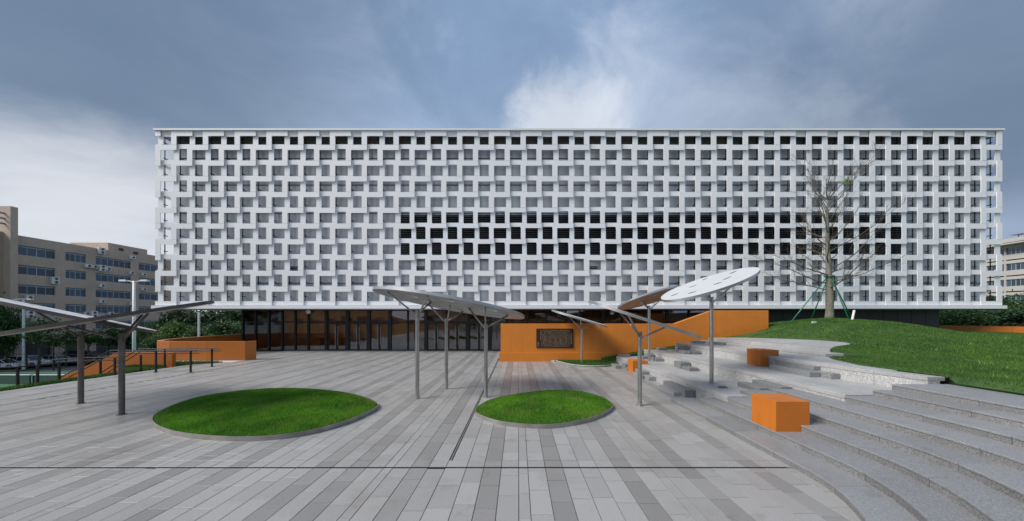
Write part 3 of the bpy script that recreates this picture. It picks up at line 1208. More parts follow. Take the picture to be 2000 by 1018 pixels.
mull = [475, 500, 526, 552, 577.5, 603, 638, 679.5, 721, 762, 797, 832, 873, 914, 958, 990, 1030, 1067, 1105, 1133, 1178, 1215, 1258, 1303, 1345, 1400, 1450, 1500]
doors = [(638, 679.5), (679.5, 721), (721, 762), (832, 873), (873, 914), (914, 958)]
wide = {638, 679.5, 721, 762, 832, 873, 914, 958, 1178, 1303}
ZTR = 2.28
for px in mull:
    w = 0.11 if px in wide else 0.055
    q = MB()
    q.box(gx(px) - w, gx(px) + w, YG - 0.10, YG + 0.10, 0.0, 3.27)
    att(q.obj('mullion', m_frame), hall)
for a, c in zip(mull[:-1], mull[1:]):
    wa, wc = (0.11 if a in wide else 0.055), (0.11 if c in wide else 0.055)
    x0_, x1_ = gx(a) + wa, gx(c) - wc
    isd = (a, c) in doors
    q = MB()
    q.box(x0_, x1_, YG - 0.06, YG + 0.06, ZTR - 0.035, ZTR + (0.10 if isd else 0.035))
    q.box(x0_, x1_, YG - 0.06, YG + 0.06, 3.20, 3.265)
    if not isd:
        q.box(x0_, x1_, YG - 0.06, YG + 0.06, 0.0, 0.07)
    att(q.obj('transom', m_frame), hall)['kind'] = 'stuff'
    q = MB()
    q.quad([(x0_, YG, ZTR + 0.06), (x1_, YG, ZTR + 0.06), (x1_, YG + prand.uniform(-0.006, 0.006), 3.2), (x0_, YG, 3.2)])
    att(q.obj('glass_pane', m_glass), hall)
    if not isd:
        q = MB()
        q.quad([(x0_, YG, 0.07), (x1_, YG, 0.07), (x1_, YG + prand.uniform(-0.006, 0.006), ZTR - 0.03), (x0_, YG, ZTR - 0.03)])
        att(q.obj('glass_pane', m_glass), hall)
    else:
        xm = (x0_ + x1_) / 2
        for (l0, l1, hs) in ((x0_ + 0.01, xm - 0.008, 1), (xm + 0.008, x1_ - 0.01, -1)):
            q = MB()
            fw = 0.075
            q.box(l0, l0 + fw, YG - 0.04, YG + 0.02, 0.012, ZTR - 0.045)
            q.box(l1 - fw, l1, YG - 0.04, YG + 0.02, 0.012, ZTR - 0.045)
            q.box(l0 + fw, l1 - fw, YG - 0.038, YG + 0.018, 0.012, 0.11)
            q.box(l0 + fw, l1 - fw, YG - 0.038, YG + 0.018, ZTR - 0.15, ZTR - 0.045)
            d = att(q.obj('door', m_frame), hall)
            q = MB()
            q.quad([(l0 + fw, YG - 0.01, 0.11), (l1 - fw, YG - 0.01, 0.11), (l1 - fw, YG - 0.004, ZTR - 0.15), (l0 + fw, YG - 0.01, ZTR - 0.15)])
            q.obj('door_pane', m_glass, d)
            hx = (l1 - 0.10) if hs > 0 else (l0 + 0.10)
            q = MB()
            q.tube([(hx, YG - 0.10, 0.45), (hx, YG - 0.10, 1.95)], 0.018, 8)
            for z in (0.6, 1.8):
                q.tube([(hx, YG - 0.10, z), (hx, YG - 0.03, z)], 0.012, 6)
            q.obj('handle', m_steel, d)
# lobby behind the glass
b = MB()
b.quad([(-22.0, 29.6, 0), (20, 29.6, 0), (20, 29.6, 3.26), (-22.0, 29.6, 3.26)])
b.box(-18.6, -7.5, 25.72, 25.85, 1.0, 3.26)
b.box(-8.6, 19.9, 27.2, 27.3, 1.6, 3.26)
b.quad([(-22.05, 25.5, 0), (-22.05, 29.6, 0), (-22.05, 29.6, 3.26), (-22.05, 25.5, 3.26)])
att(b.obj('lobby_wall', m_brownw), hall)
b = MB()
b.quad([(-22.0, 25.45, 0.004), (20, 25.45, 0.004), (20, 29.6, 0.004), (-22.0, 29.6, 0.004)])
att(b.obj('lobby_floor', m_lobby), hall)
for x in (-17.5, -12.0, -6.5, -1.0, 4.5, 10.0, 15.5):
    q = MB()
    q.box(x - 0.3, x + 0.3, 27.6, 28.2, 0.005, 3.26)
    att(q.obj('lobby_column', m_brownw), hall)
b = MB()
b.box(gx(1500) + 0.06, gx(1833), YG - 0.05, 57, 0.0, 3.26)
att(b.obj('dark_wall', m_darkclad), hall)
for k in range(1, 12):
    x = gx(1500) + 0.06 + k * (gx(1833) - gx(1500)) / 12
    q = MB()
    q.box(x - 0.01, x + 0.01, YG - 0.056, YG - 0.049, 0.2, 3.25)
    att(q.obj('cladding_seam', m_void), hall)
b = MB()
b.box(-22.1, gx(1500), 29.7, 57, 0.0, 3.26)
att(b.obj('rear_wall', m_brownw), hall)
# small white domes fixed under the slab edge
for px, py, lb in ((601.5, 609, 'small white dome camera under the slab left of the doors'), (1196, 611, 'small white dome camera under the slab above the orange wall')):
    q = MB()
    x = XA(px, 25.1)
    z = ZA(py, 25.1)
    q.tube([(x, 25.15, 3.27), (x, 25.15, z + 0.12)], 0.03, 8)
    q.tube([(x, 25.15, z + 0.14), (x, 25.15, z + 0.08), (x, 25.15, z - 0.04), (x, 25.15, z - 0.13), (x, 25.15, z - 0.16)], [0.06, 0.15, 0.17, 0.11, 0.03], 14)
    tag(q.obj('dome_camera', m_white2, smooth=True), lb, 'camera', 'dome cameras under the slab')

# ================================================================== ORANGE WALLS AND CUBES
ow = thing('orange_wall', 'long bright orange wall with a ramped top in front of the glazing', 'wall', (6, 19.2, 0))
YW = 19.1
b = MB()
xz_prism(b, [(-1.05, 0.53), (15.06, 0.53), (15.06, 3.08), (11.75, 3.08), (9.45, 2.27), (-1.05, 2.27)], YW, YW + 0.32)
att(b.obj('wall_face', m_orange), ow)
b = MB()
xz_prism(b, [(-1.14, 0.0), (15.04, 0.0), (15.04, 0.528), (-1.14, 0.528)], YW - 0.09, YW + 0.40)
att(b.obj('plinth', m_orange), ow)
b = MB()
b.box(14.72, 15.05, YW + 0.325, YG - 0.06, 0.0, 3.06)
att(b.obj('return_wall', m_darkclad), ow)
pq = thing('plaque', 'dark bronze plaque with columns of small gold characters on the orange wall', 'plaque', (2.2, 19.1, 1.4))
px0, px1, pz0, pz1 = XA(1047.5, YW), XA(1119.5, YW), ZA(679.5, YW), ZA(642, YW)
b = MB()
b.box(px0, px1, YW - 0.045, YW - 0.002, pz0, pz1)
att(b.obj('plate', m_plaque), pq)
q = MB()
prr = random.Random(9)


def glyph(cx, cz, s):
    y = YW - 0.048
    for _ in range(prr.choice((2, 3, 3))):
        z = cz + prr.uniform(-0.42, 0.42) * s
        w = prr.uniform(0.3, 0.5) * s
        q.quad([(cx - w, y, z), (cx + w, y, z), (cx + w, y, z + s * 0.13), (cx - w, y, z + s * 0.13)])
    for _ in range(prr.choice((1, 2))):
        x = cx + prr.uniform(-0.35, 0.3) * s
        h = prr.uniform(0.35, 0.5) * s
        q.quad([(x, y - 0.0006, cz - h), (x + s * 0.13, y - 0.0006, cz - h), (x + s * 0.13, y - 0.0006, cz + h), (x, y - 0.0006, cz + h)])


pw, ph = px1 - px0, pz1 - pz0
for ci in range(24):
    for ri in range(17):
        u, v = 0.115 + ci * (0.77 / 23), 0.915 - ri * (0.83 / 16)
        if prr.random() < 0.08 or (ci == 0 and ri > 10):
            continue
        glyph(px0 + pw * u, pz0 + ph * v, 0.034)
for ri in range(9):
    glyph(px0 + pw * 0.942, pz0 + ph * (0.74 - ri * 0.062), 0.055)
for ri in range(4):
    glyph(px0 + pw * 0.065, pz0 + ph * (0.27 - ri * 0.06), 0.042)
    glyph(px0 + pw * 0.035, pz0 + ph * (0.27 - ri * 0.06), 0.036)
att(q.obj('lettering', m_gold), pq)['kind'] = 'stuff'

for (xa, xb, ya, yb, za, zb, lab) in [
    (5.35, 6.05, 6.587, 7.28, LV[1], 0.885, 'large orange cube seat on the nearest steps'),
    (8.92, 9.60, 11.69, 12.38, Z_T2, Z_T2 + 0.60, 'orange cube seat on the upper tiers by the grass'),
    (5.40, 6.10, 14.93, 15.63, 0.0, 0.60, 'farthest orange cube seat standing at the foot of the lowest tier behind the slender post'),
]:
    q = MB()
    q.cbox(0, xb - xa, 0, yb - ya, 0, zb - za, 0.006)
    tag(q.obj('orange_cube', m_orangeb, None, loc=(xa, ya, za + 0.001)), lab, 'seat', 'orange cube seats')


def path_wall(name, label, path, zb, tops, t, joint, group=None):
    """panelled wall along a path; one panel per path segment"""
    root = thing(name, label, 'wall', (path[0][0], path[0][1], 0), group)
    for i in range(len(path) - 1):
        p, q_ = Vector(path[i]), Vector(path[i + 1])
        d = (q_ - p).normalized()
        n = Vector((-d.y, d.x)) * t
        a, c = p + d * joint, q_ - d * joint
        m = MB()
        vs = [(a.x, a.y), (c.x, c.y), (c.x + n.x, c.y + n.y), (a.x + n.x, a.y + n.y)]
        zt_ = [tops[i], tops[i + 1], tops[i + 1], tops[i]]
        m.v = [(v[0], v[1], zb) for v in vs] + [(v[0], v[1], z) for v, z in zip(vs, zt_)]
        m.f = [(3, 2, 1, 0), (4, 5, 6, 7), (0, 1, 5, 4), (1, 2, 6, 5), (2, 3, 7, 6), (3, 0, 4, 7)]
        m.m = [0] * 6
        att(m.obj('panel', m_orangep), root)
    return root


lp = [(-16.45, 19.95), (-16.85, 19.6), (-18.0, 19.55), (-19.15, 19.5), (-20.3, 19.5), (-21.45, 19.52), (-22.4, 19.75), (-23.1, 20.3), (-23.5, 21.1), (-23.6, 22.1), (-23.58, 23.2), (-23.5, 24.4), (-23.45, 25.6), (-23.4, 26.8)]
path_wall('curved_orange_wall', 'waist high curved orange panel wall left of the glazed entrance', lp[::-1], -0.03, [1.27, 1.26, 1.25, 1.24, 1.22, 1.2, 1.18, 1.17, 1.16, 1.16, 1.16, 1.16, 1.16, 1.16], 0.28, 0.004)
sp = [(-18.75, 17.2), (-20.2, 17.2), (-21.8, 17.2), (-23.0, 17.2), (-24.2, 17.2), (-25.4, 17.2), (-26.6, 17.2)]
path_wall('stair_wall', 'orange panel wall stepping down beside the stairs at the plaza edge', sp[::-1], LOW, [-1.45, -0.9, -0.35, 0.2, 0.74, 0.74, 0.74], 0.2, 0.004)
sp2 = [(-20.6, 15.3), (-22.0, 15.3), (-23.2, 15.3), (-24.6, 15.3), (-26.0, 15.3)]
path_wall('lower_stair_wall', 'low orange wall at the foot of the stairs below the plaza edge', sp2[::-1], LOW, [-2.1, -1.4, -0.8, -0.3, -0.12], 0.2, 0.004)
rp = [(31.0, 27.3), (32.6, 26.5), (34.6, 25.2), (36.9, 23.7), (39.5, 22.0), (42.5, 20.0)]
path_wall('low_orange_wall', 'low orange panel wall behind the grass at the far right', rp, 0.5, [2.02, 2.0, 2.0, 1.98, 1.97, 1.97], 0.2, 0.006)

# light strip and grass patch beside the curved wall
b = MB()
b.prism([(-21.4, 18.75), (-16.9, 18.75), (-16.9, 19.4), (-21.4, 19.4)], -0.02, 0.006)
tag(b.obj('concrete_kerb', m_conc), kind='structure')
pt = [(-20.9, 16.75), (-19.6, 16.8), (-17.6, 18.35), (-17.4, 18.7), (-20.9, 18.7)]
b = MB()
b.prism(pt, -0.6, 0.03)
bed = tag(b.obj('planting_bed', m_mound), 'small triangular grass patch beside the curved orange wall', 'planting bed')
rr = np.random.default_rng(3)
xx, yy = rr.uniform(-20.9, -17.4, 9000), rr.uniform(16.7, 18.7, 9000)
k_ = in_poly(xx, yy, pt)
blades('grass', np.column_stack([xx[k_], yy[k_], np.full(k_.sum(), 0.03)]), 0.09, 0.025, m_bladem, bed, 51, 0.7)

# grassy bank falling from the plaza edge to the court
V, T = [], []
prof = [(PX0 + 0.01, -0.02), (-19.3, -0.05), (-20.2, -0.35), (-22.5, -2.2), (-27.0, LOW + 0.02)]
yl = np.linspace(-20, 16.9, 30)
for y in yl:
    V += [(p[0], y, p[1]) for p in prof]
for a in range(len(yl) - 1):
    for c in range(4):
        n = a * 5 + c
        T.append((n, n + 5, n + 6, n + 1))
bank = tag(link('grass_bank', np_mesh('grass_bank', np.array(V), np.array(T), m_mound, True)), kind='structure')
xx, yy = rr.uniform(-20.2, PX0, 26000), rr.uniform(6, 16.8, 26000)
zz = np.interp(-xx, [18.7, 19.3, 20.2], [-0.02, -0.05, -0.35])
blades('grass', np.column_stack([xx, yy, zz]), 0.10, 0.03, m_bladem, bank, 52, 0.7)

# ================================================================== TILTED CANOPIES
def disc_mesh(rx, ry, th, holes, rot, a, bb, seed):
    cu = bpy.data.curves.new('disc', 'CURVE')
    cu.dimensions = '2D'
    cu.fill_mode = 'BOTH'
    cu.extrude = th / 2
    cu.resolution_u = 1

    def spl(pts):
        s = cu.splines.new('POLY')
        s.points.add(len(pts) - 1)
        for i, p_ in enumerate(pts):
            s.points[i].co = (p_[0], p_[1], 0, 1)
        s.use_cyclic_u = True
    spl([(rx * math.cos(t), ry * math.sin(t)) for t in np.linspace(0, 2 * math.pi, 72, endpoint=False)])
    rd = random.Random(seed)
    for h in range(holes):
        t = 2 * math.pi * (h + rd.uniform(0.1, 0.5)) / holes
        f = rd.choice((0.38, 0.62, 0.72))
        cx, cy = rx * f * math.cos(t), ry * f * math.sin(t)
        L, Wd = rx * rd.uniform(0.09, 0.14), rx * rd.uniform(0.02, 0.035)
        o = rd.uniform(-0.3, 0.3)
        pts = []
        for s in np.linspace(0, 2 * math.pi, 12, endpoint=False):
            u, v = L * math.cos(s), Wd * math.sin(s) * abs(math.sin(s)) ** 0.4
            pts.append((cx + u * math.cos(o) - v * math.sin(o), cy + u * math.sin(o) + v * math.cos(o)))
        spl(pts[::-1])
    ob = bpy.data.objects.new('tmp', cu)
    COL.objects.link(ob)
    dg = bpy.context.evaluated_depsgraph_get()
    me = bpy.data.meshes.new_from_object(ob.evaluated_get(dg))
    bpy.data.objects.remove(ob)
    n = Vector((-a, -bb, 1)).normalized()
    xax = Vector((1, 0, a)).normalized()
    yax = n.cross(xax)
    Mx = Matrix((xax, yax, n)).transposed().to_4x4() @ Matrix.Rotation(rot, 4, 'Z')
    me.transform(Mx)
    me.materials.clear()
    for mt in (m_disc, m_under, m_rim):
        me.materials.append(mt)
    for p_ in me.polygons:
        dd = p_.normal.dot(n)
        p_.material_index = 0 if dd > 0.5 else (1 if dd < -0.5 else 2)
    return me, n


def canopy(label, centre, rx, ry, rot, a, bb, posts, seed, th=0.085, holes=7, dark=False):
    """posts: (x, y, z_base, z_top); the disc lies on z = zc + a dx + bb dy"""
    cx, cy, cz = centre
    root = thing('disc_canopy', label, 'canopy', (posts[0][0], posts[0][1], posts[0][2]), 'tilted disc canopies on the plaza')
    me, n = disc_mesh(rx, ry, th, holes, rot, a, bb, seed)
    me.name = 'disc'
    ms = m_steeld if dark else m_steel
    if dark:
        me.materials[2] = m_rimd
    att(link('disc', me, None, centre), root)

    def zpl(x, y):
        return cz + a * (x - cx) + bb * (y - cy) - th / 2 - 0.005
    rd = random.Random(seed + 100)
    for (x, y, z0, z1) in posts:
        q = MB()
        q.tube([(x, y, z0 - 0.02), (x, y, z1)], 0.0625, 20)
        q.tube([(x, y, z0 - 0.01), (x, y, z0 + 0.012)], 0.10, 20)
        att(q.obj('post', ms, smooth=False), root)
        t0 = rd.uniform(0, 2)
        for k in range(3):
            t = t0 + k * 2 * math.pi / 3
            ln = rd.uniform(0.62, 0.95)
            ex, ey = x + ln * math.cos(t), y + ln * math.sin(t)
            e2 = ((ex - cx) / rx) ** 2 + ((ey - cy) / ry) ** 2
            if e2 > 0.8:
                f = 0.55
                ex, ey = x + (ex - x) * f, y + (ey - y) * f
            q = MB()
            zt_ = zpl(ex, ey)
            zs = min(z1 - 0.12 - 0.05 * k, zt_ - 0.1)
            q.tube([(x, y, zs), (ex, ey, zt_)], 0.027, 10)
            att(q.obj('strut', ms, smooth=True), root)
    return root


canopy('large grey oval canopy on three steel posts in front of the entrance', (-2.356, 11.017, 3.093), 2.62, 1.865, -0.02, -0.174, -0.11,
       [(-3.27, 10.3, 0, 2.86), (-2.64, 11.68, 0, 2.60), (-1.065, 10.48, 0, 2.41)], 1)
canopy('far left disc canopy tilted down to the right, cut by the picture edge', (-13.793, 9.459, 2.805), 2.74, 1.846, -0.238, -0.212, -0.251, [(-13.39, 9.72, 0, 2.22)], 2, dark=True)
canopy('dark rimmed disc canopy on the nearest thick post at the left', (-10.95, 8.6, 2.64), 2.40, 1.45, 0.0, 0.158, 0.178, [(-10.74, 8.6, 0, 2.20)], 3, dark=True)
canopy('edge on disc canopy with a bright rim beside the smaller lawn', (3.762, 9.554, 2.591), 1.712, 1.218, 0.036, -0.324, 0.123, [(3.63, 9.47, 0, 2.21)], 4)
canopy('tall white disc canopy showing its slotted top, standing on the first tier', (6.36, 10.619, 3.73), 1.56, 1.144, -0.025, 0.373, 0.147, [(6.49, 10.65, Z_T1, 3.32)], 5)
canopy('disc canopy with brownish underside standing on the first tier farther back', (6.689, 16.016, 3.609), 1.68, 1.444, 0.0, 0.259, -0.236, [(6.6, 16.0, Z_T1, 3.23)], 6)
canopy('small disc canopy rising from the grass bed before the plaque wall', (3.449, 17.906, 2.592), 1.62, 1.28, -0.02, -0.290, 0.075, [(3.58, 17.9, 0.07, 2.11)], 8)

# ================================================================== BARE TREE ON THE MOUND
TX, TY = XA(1620, 19.4), 19.4
TZ = float(mound_z(TX, TY)) - 0.05
tree = thing('bare_tree', 'leafless young tree held by green props on top of the grass mound', 'tree', (TX, TY, TZ))
tr = random.Random(21)
zs = [0, 0.25, 0.7, 1.3, 2.2, 3.2, 4.3, 5.4, 6.4, 7.3]
rs = [0.26, 0.21, 0.185, 0.20, 0.17, 0.137, 0.11, 0.086, 0.062, 0.038]
wob = [(0, 0), (0.0, 0), (0.01, 0), (0.02, 0), (0.0, 0.02), (-0.05, 0), (-0.10, 0.02), (-0.12, 0), (-0.14, 0), (-0.10, 0)]
tp = [Vector((TX + w[0], TY + w[1], TZ + z)) for z, w in zip(zs, wob)]
q = MB()
q.tube(tp, rs, 14)
att(q.obj('trunk', m_bark, smooth=True), tree)


def trunk_at(h):
    x = np.interp(h, zs, [p_.x for p_ in tp])
    y = np.interp(h, zs, [p_.y for p_ in tp])
    return Vector((x, y, TZ + h)), float(np.interp(h, zs, rs))


def twig(m, p0, d, L, r0, depth):
    """a curving shoot with side shoots"""
    n = 6 if depth == 0 else (4 if depth == 1 else 3)
    pts, rad = [p0], [r0]
    p_, d_ = p0.copy(), d.normalized()
    for i in range(n):
        d_ = (d_ + Vector((tr.uniform(-1, 1), tr.uniform(-1, 1), tr.uniform(-0.5, 0.9))) * (0.24 if depth == 0 else 0.28)).normalized()
        p_ = p_ + d_ * (L / n)
        pts.append(p_.copy())
        rad.append(max(0.0040, r0 * (1 - 0.88 * (i + 1) / n)))
    m.tube(pts, rad, 6 if depth == 0 else 4, cap=False)
    if depth < 2:
        k = int(L * (4.0 if depth == 0 else 3.4)) + 1
        for s in range(k):
            f = tr.uniform(0.22, 0.98)
            i = min(int(f * n), n - 1)
            base_ = pts[i].lerp(pts[i + 1], f * n - i)
            ax = (pts[i + 1] - pts[i]).normalized()
            side = ax.cross(Vector((tr.uniform(-1, 1), tr.uniform(-1, 1), tr.uniform(-1, 1)))).normalized()
            nd = (ax * tr.uniform(0.7, 1.2) + side * tr.uniform(0.4, 0.9) + Vector((0, 0, 0.25))).normalized()
            twig(m, base_, nd, L * tr.uniform(0.22, 0.42) * (1.15 - 0.5 * f), max(0.005, rad[i] * 0.45), depth + 1)


h = 1.75
az = 0.0
while h < 7.2:
    base_, r0 = trunk_at(h)
    az += 2.399 + tr.uniform(-0.3, 0.3)
    up = 0.22 + 0.75 * (h / 7.3) ** 2.0 + tr.uniform(-0.1, 0.15)
    if h > 5.6:
        up += 0.5
    L = (3.9 if h < 5 else 3.6) * tr.uniform(0.55, 1.15)
    if tr.random() < 0.12:
        L *= 0.4
    m = MB()
    twig(m, base_, Vector((math.cos(az), math.sin(az) * 0.9, up)), L, 0.016 + r0 * 0.14, 0)
    att(m.obj('branch', m_twig), tree)
    h += tr.uniform(0.12, 0.27)
for k in range(4):
    m = MB()
    az = k * 1.6 + 0.4
    twig(m, tp[-1], Vector((math.cos(az) * 0.45, math.sin(az) * 0.45, 1.0)), 2.6, 0.035, 0)
    att(m.obj('branch', m_twig), tree)
# one tuft of fresh leaves
lc = Vector((XA(1653, 19.4), 19.3, ZA(354, 19.4)))
pts_ = np.array(lc) + rng.normal(0, 1, (38, 3)) * np.array([0.17, 0.1, 0.08])
o = blades('leaf_tuft', pts_, 0.08, 0.07, m_bud, None, 61, 1.5)
att(o, tree)
m = MB()
m.tube([tp[-1], (lc.x - 0.3, 19.35, lc.z - 1.0), tuple(lc), (lc.x + 0.25, 19.3, lc.z + 1.6)], [0.03, 0.02, 0.012, 0.006], 5)
att(m.obj('branch', m_twig), tree)
# props
top = Vector((TX, TY, TZ + 2.75))
for (px, dy, lb) in ((1540, -0.4, 'leftmost green pole propping the bare tree'), (1583, 0.9, 'second green pole from the left propping the bare tree'), (1660, -1.0, 'nearer green pole on the right side of the bare tree'), (1669, 0.7, 'farther green pole on the right side of the bare tree')):
    Y = TY + dy
    x = XA(px, Y)
    z = float(mound_z(x, Y))
    d = (Vector((x, Y, z)) - top).normalized()
    s0 = top + d * 0.25
    m = MB()
    m.tube([(x, Y, z - 0.1), tuple(s0)], 0.03, 10)
    tag(m.obj('prop_pole', m_prop, smooth=True), lb, 'prop pole', 'green props round the bare tree')
m = MB()
m.tube([(TX - 0.28, TY, TZ + 2.62), (TX + 0.28, TY, TZ + 2.62)], 0.045, 8)
m.tube([(TX, TY - 0.28, TZ + 2.64), (TX, TY + 0.28, TZ + 2.64)], 0.045, 8)
for k in range(12):
    a0_, a1_ = k * math.pi / 6, (k + 1) * math.pi / 6
    m.tube([(TX + 0.235 * math.cos(a0_), TY + 0.235 * math.sin(a0_), TZ + 2.63), (TX + 0.235 * math.cos(a1_), TY + 0.235 * math.sin(a1_), TZ + 2.63)], 0.03, 6)
tag(m.obj('prop_collar', m_prop), 'green collar where the props meet the bare tree trunk', 'collar')
Y = TY - 1.2
m = MB()
x = XA(1664, Y)
zb_ = float(mound_z(x, Y))
m.tube([(x, Y, zb_ - 0.05), (x + 0.34, Y + 0.2, zb_ + 0.55)], 0.055, 12)
tag(m.obj('white_pipe', m_pvc, smooth=False), 'short white pipe sticking out of the mound beside the tree', 'pipe')
Y = TY - 1.5
x = XA(1590, Y)
m = MB()
m.cbox(x - 0.1, x + 0.1, Y - 0.06, Y + 0.06, float(mound_z(x, Y)), float(mound_z(x, Y)) + 0.10, 0.01)
m.tube([(x, Y - 0.06, float(mound_z(x, Y)) + 0.05), (x, Y - 0.09, float(mound_z(x, Y)) + 0.05)], 0.035, 10)
tag(m.obj('ground_light', m_conc), 'small pale spotlight on the mound left of the tree', 'light')
x, Y = G(1411, 757, Z_T1)
m = MB()
rr_ = random.Random(4)
for k in range(7):
    m.cbox(x + k * 0.035 - 0.13, x + k * 0.035 - 0.085, Y - rr_.uniform(0, 0.09), Y + rr_.uniform(0.02, 0.06), Z_T1, Z_T1 + rr_.uniform(0.02, 0.05), 0.008)
tag(m.obj('debris_heap', m_block), 'small heap of dark rubble lying by the tall post on the first tier', 'rubble')

# ================================================================== RAILINGS AT THE LEFT EDGE
def railing(label, posts, rail, z0s, ztop):
    root = thing('handrail', label, 'railing', (posts[0][0], posts[0][1], 0), 'black handrails at the plaza edge')
    for (x, y), z0 in zip(posts, z0s):
        q = MB()
        zt_ = float(np.interp(0, [0, 1], [ztop, ztop]))
        q.box(x - 0.03, x + 0.03, y - 0.03, y + 0.03, z0, zt_)
        q.box(x - 0.09, x + 0.09, y - 0.06, y + 0.06, z0, z0 + 0.012)
        att(q.obj('post', m_rail), root)
    for k in (0, 1):
        q = MB()
        q.tube([(p_[0], p_[1] + k * 0.12, p_[2] - k * 0.14) for p_ in rail], 0.024, 8)
        att(q.obj('rail', m_rail), root)
    return root


railing('black handrail with two posts standing on the plaza paving', [(-17.4, 15.25), (-15.73, 15.25)], [(-23.2, 15.25, -0.9), (-19.6, 15.25, 1.05), (-15.45, 15.25, 1.05)], [0, 0], 1.05)
railing('black handrail just behind the front one beside the grass patch', [(-18.5, 16.62), (-16.4, 17.0)], [(-23.0, 16.62, -1.0), (-19.9, 16.62, 0.99), (-16.0, 16.95, 0.99)], [0.02, 0.0], 0.98)
railing('low black handrail above the stair in front of the stair wall', [(-18.55, 14.6), (-18.72, 15.75), (-20.0, 15.2)], [(-21.4, 14.6, 0.70), (-20.0, 14.7, 0.78), (-18.5, 14.65, 0.80)], [-0.02, -0.02, -0.6], 0.78)
railing('black railing at the far left plaza edge above the green court', [(-19.55, 12.4), (-19.35, 12.78), (-19.45, 13.45)], [(-20.6, 11.8, 0.71), (-19.5, 12.4, 0.70), (-19.42, 13.5, 0.68)], [-0.5, -0.5, -0.5], 0.69)

# ================================================================== FAR LEFT: COURT, CARS, BROWN BUILDING
fence = thing('court_fence', 'tall dark post fence between the green court and the parked cars', 'fence', (-60, 47, LOW))
for x in np.arange(-80.8, -40, 4.0):
    q = MB()
    q.box(x - 0.06, x + 0.06, 46.94, 47.06, LOW, LOW + 3.6)
    att(q.obj('post', m_rail), fence)
for z in (0.15, 1.2, 2.4, 3.5):
    q = MB()
    q.box(-80.8, -40.8, 46.98, 47.02, LOW + z, LOW + z + 0.04)
    att(q.obj('rail', m_rail), fence)
q = MB()
for x in np.arange(-80.6, -41, 0.42):
    q.box(x, x + 0.012, 46.99, 47.01, LOW + 0.15, LOW + 3.5)
att(q.obj('wire', m_rail), fence)['kind'] = 'stuff'
for (x0_, x1_, lb) in ((-63.0, -57.6, 'left low dark green barrier with pale top rail on the court'), (-57.2, -52.0, 'right low dark green barrier with pale top rail on the court')):
    t = thing('court_barrier', lb, 'barrier', ((x0_ + x1_) / 2, 37.5, LOW), 'low barriers on the court')
    q = MB()
    q.box(x0_, x1_, 37.45, 37.55, LOW + 0.02, LOW + 1.05)
    att(q.obj('board', m_barrier), t)
    q = MB()
    q.box(x0_ - 0.05, x1_ + 0.05, 37.42, 37.58, LOW + 1.052, LOW + 1.13)
    att(q.obj('top_rail', m_line), t)
    for x in (x0_ - 0.05, x1_ - 0.02):
        q = MB()
        q.box(x, x + 0.07, 37.40, 37.448, LOW, LOW + 1.05)
        att(q.obj('post', m_rail), t)


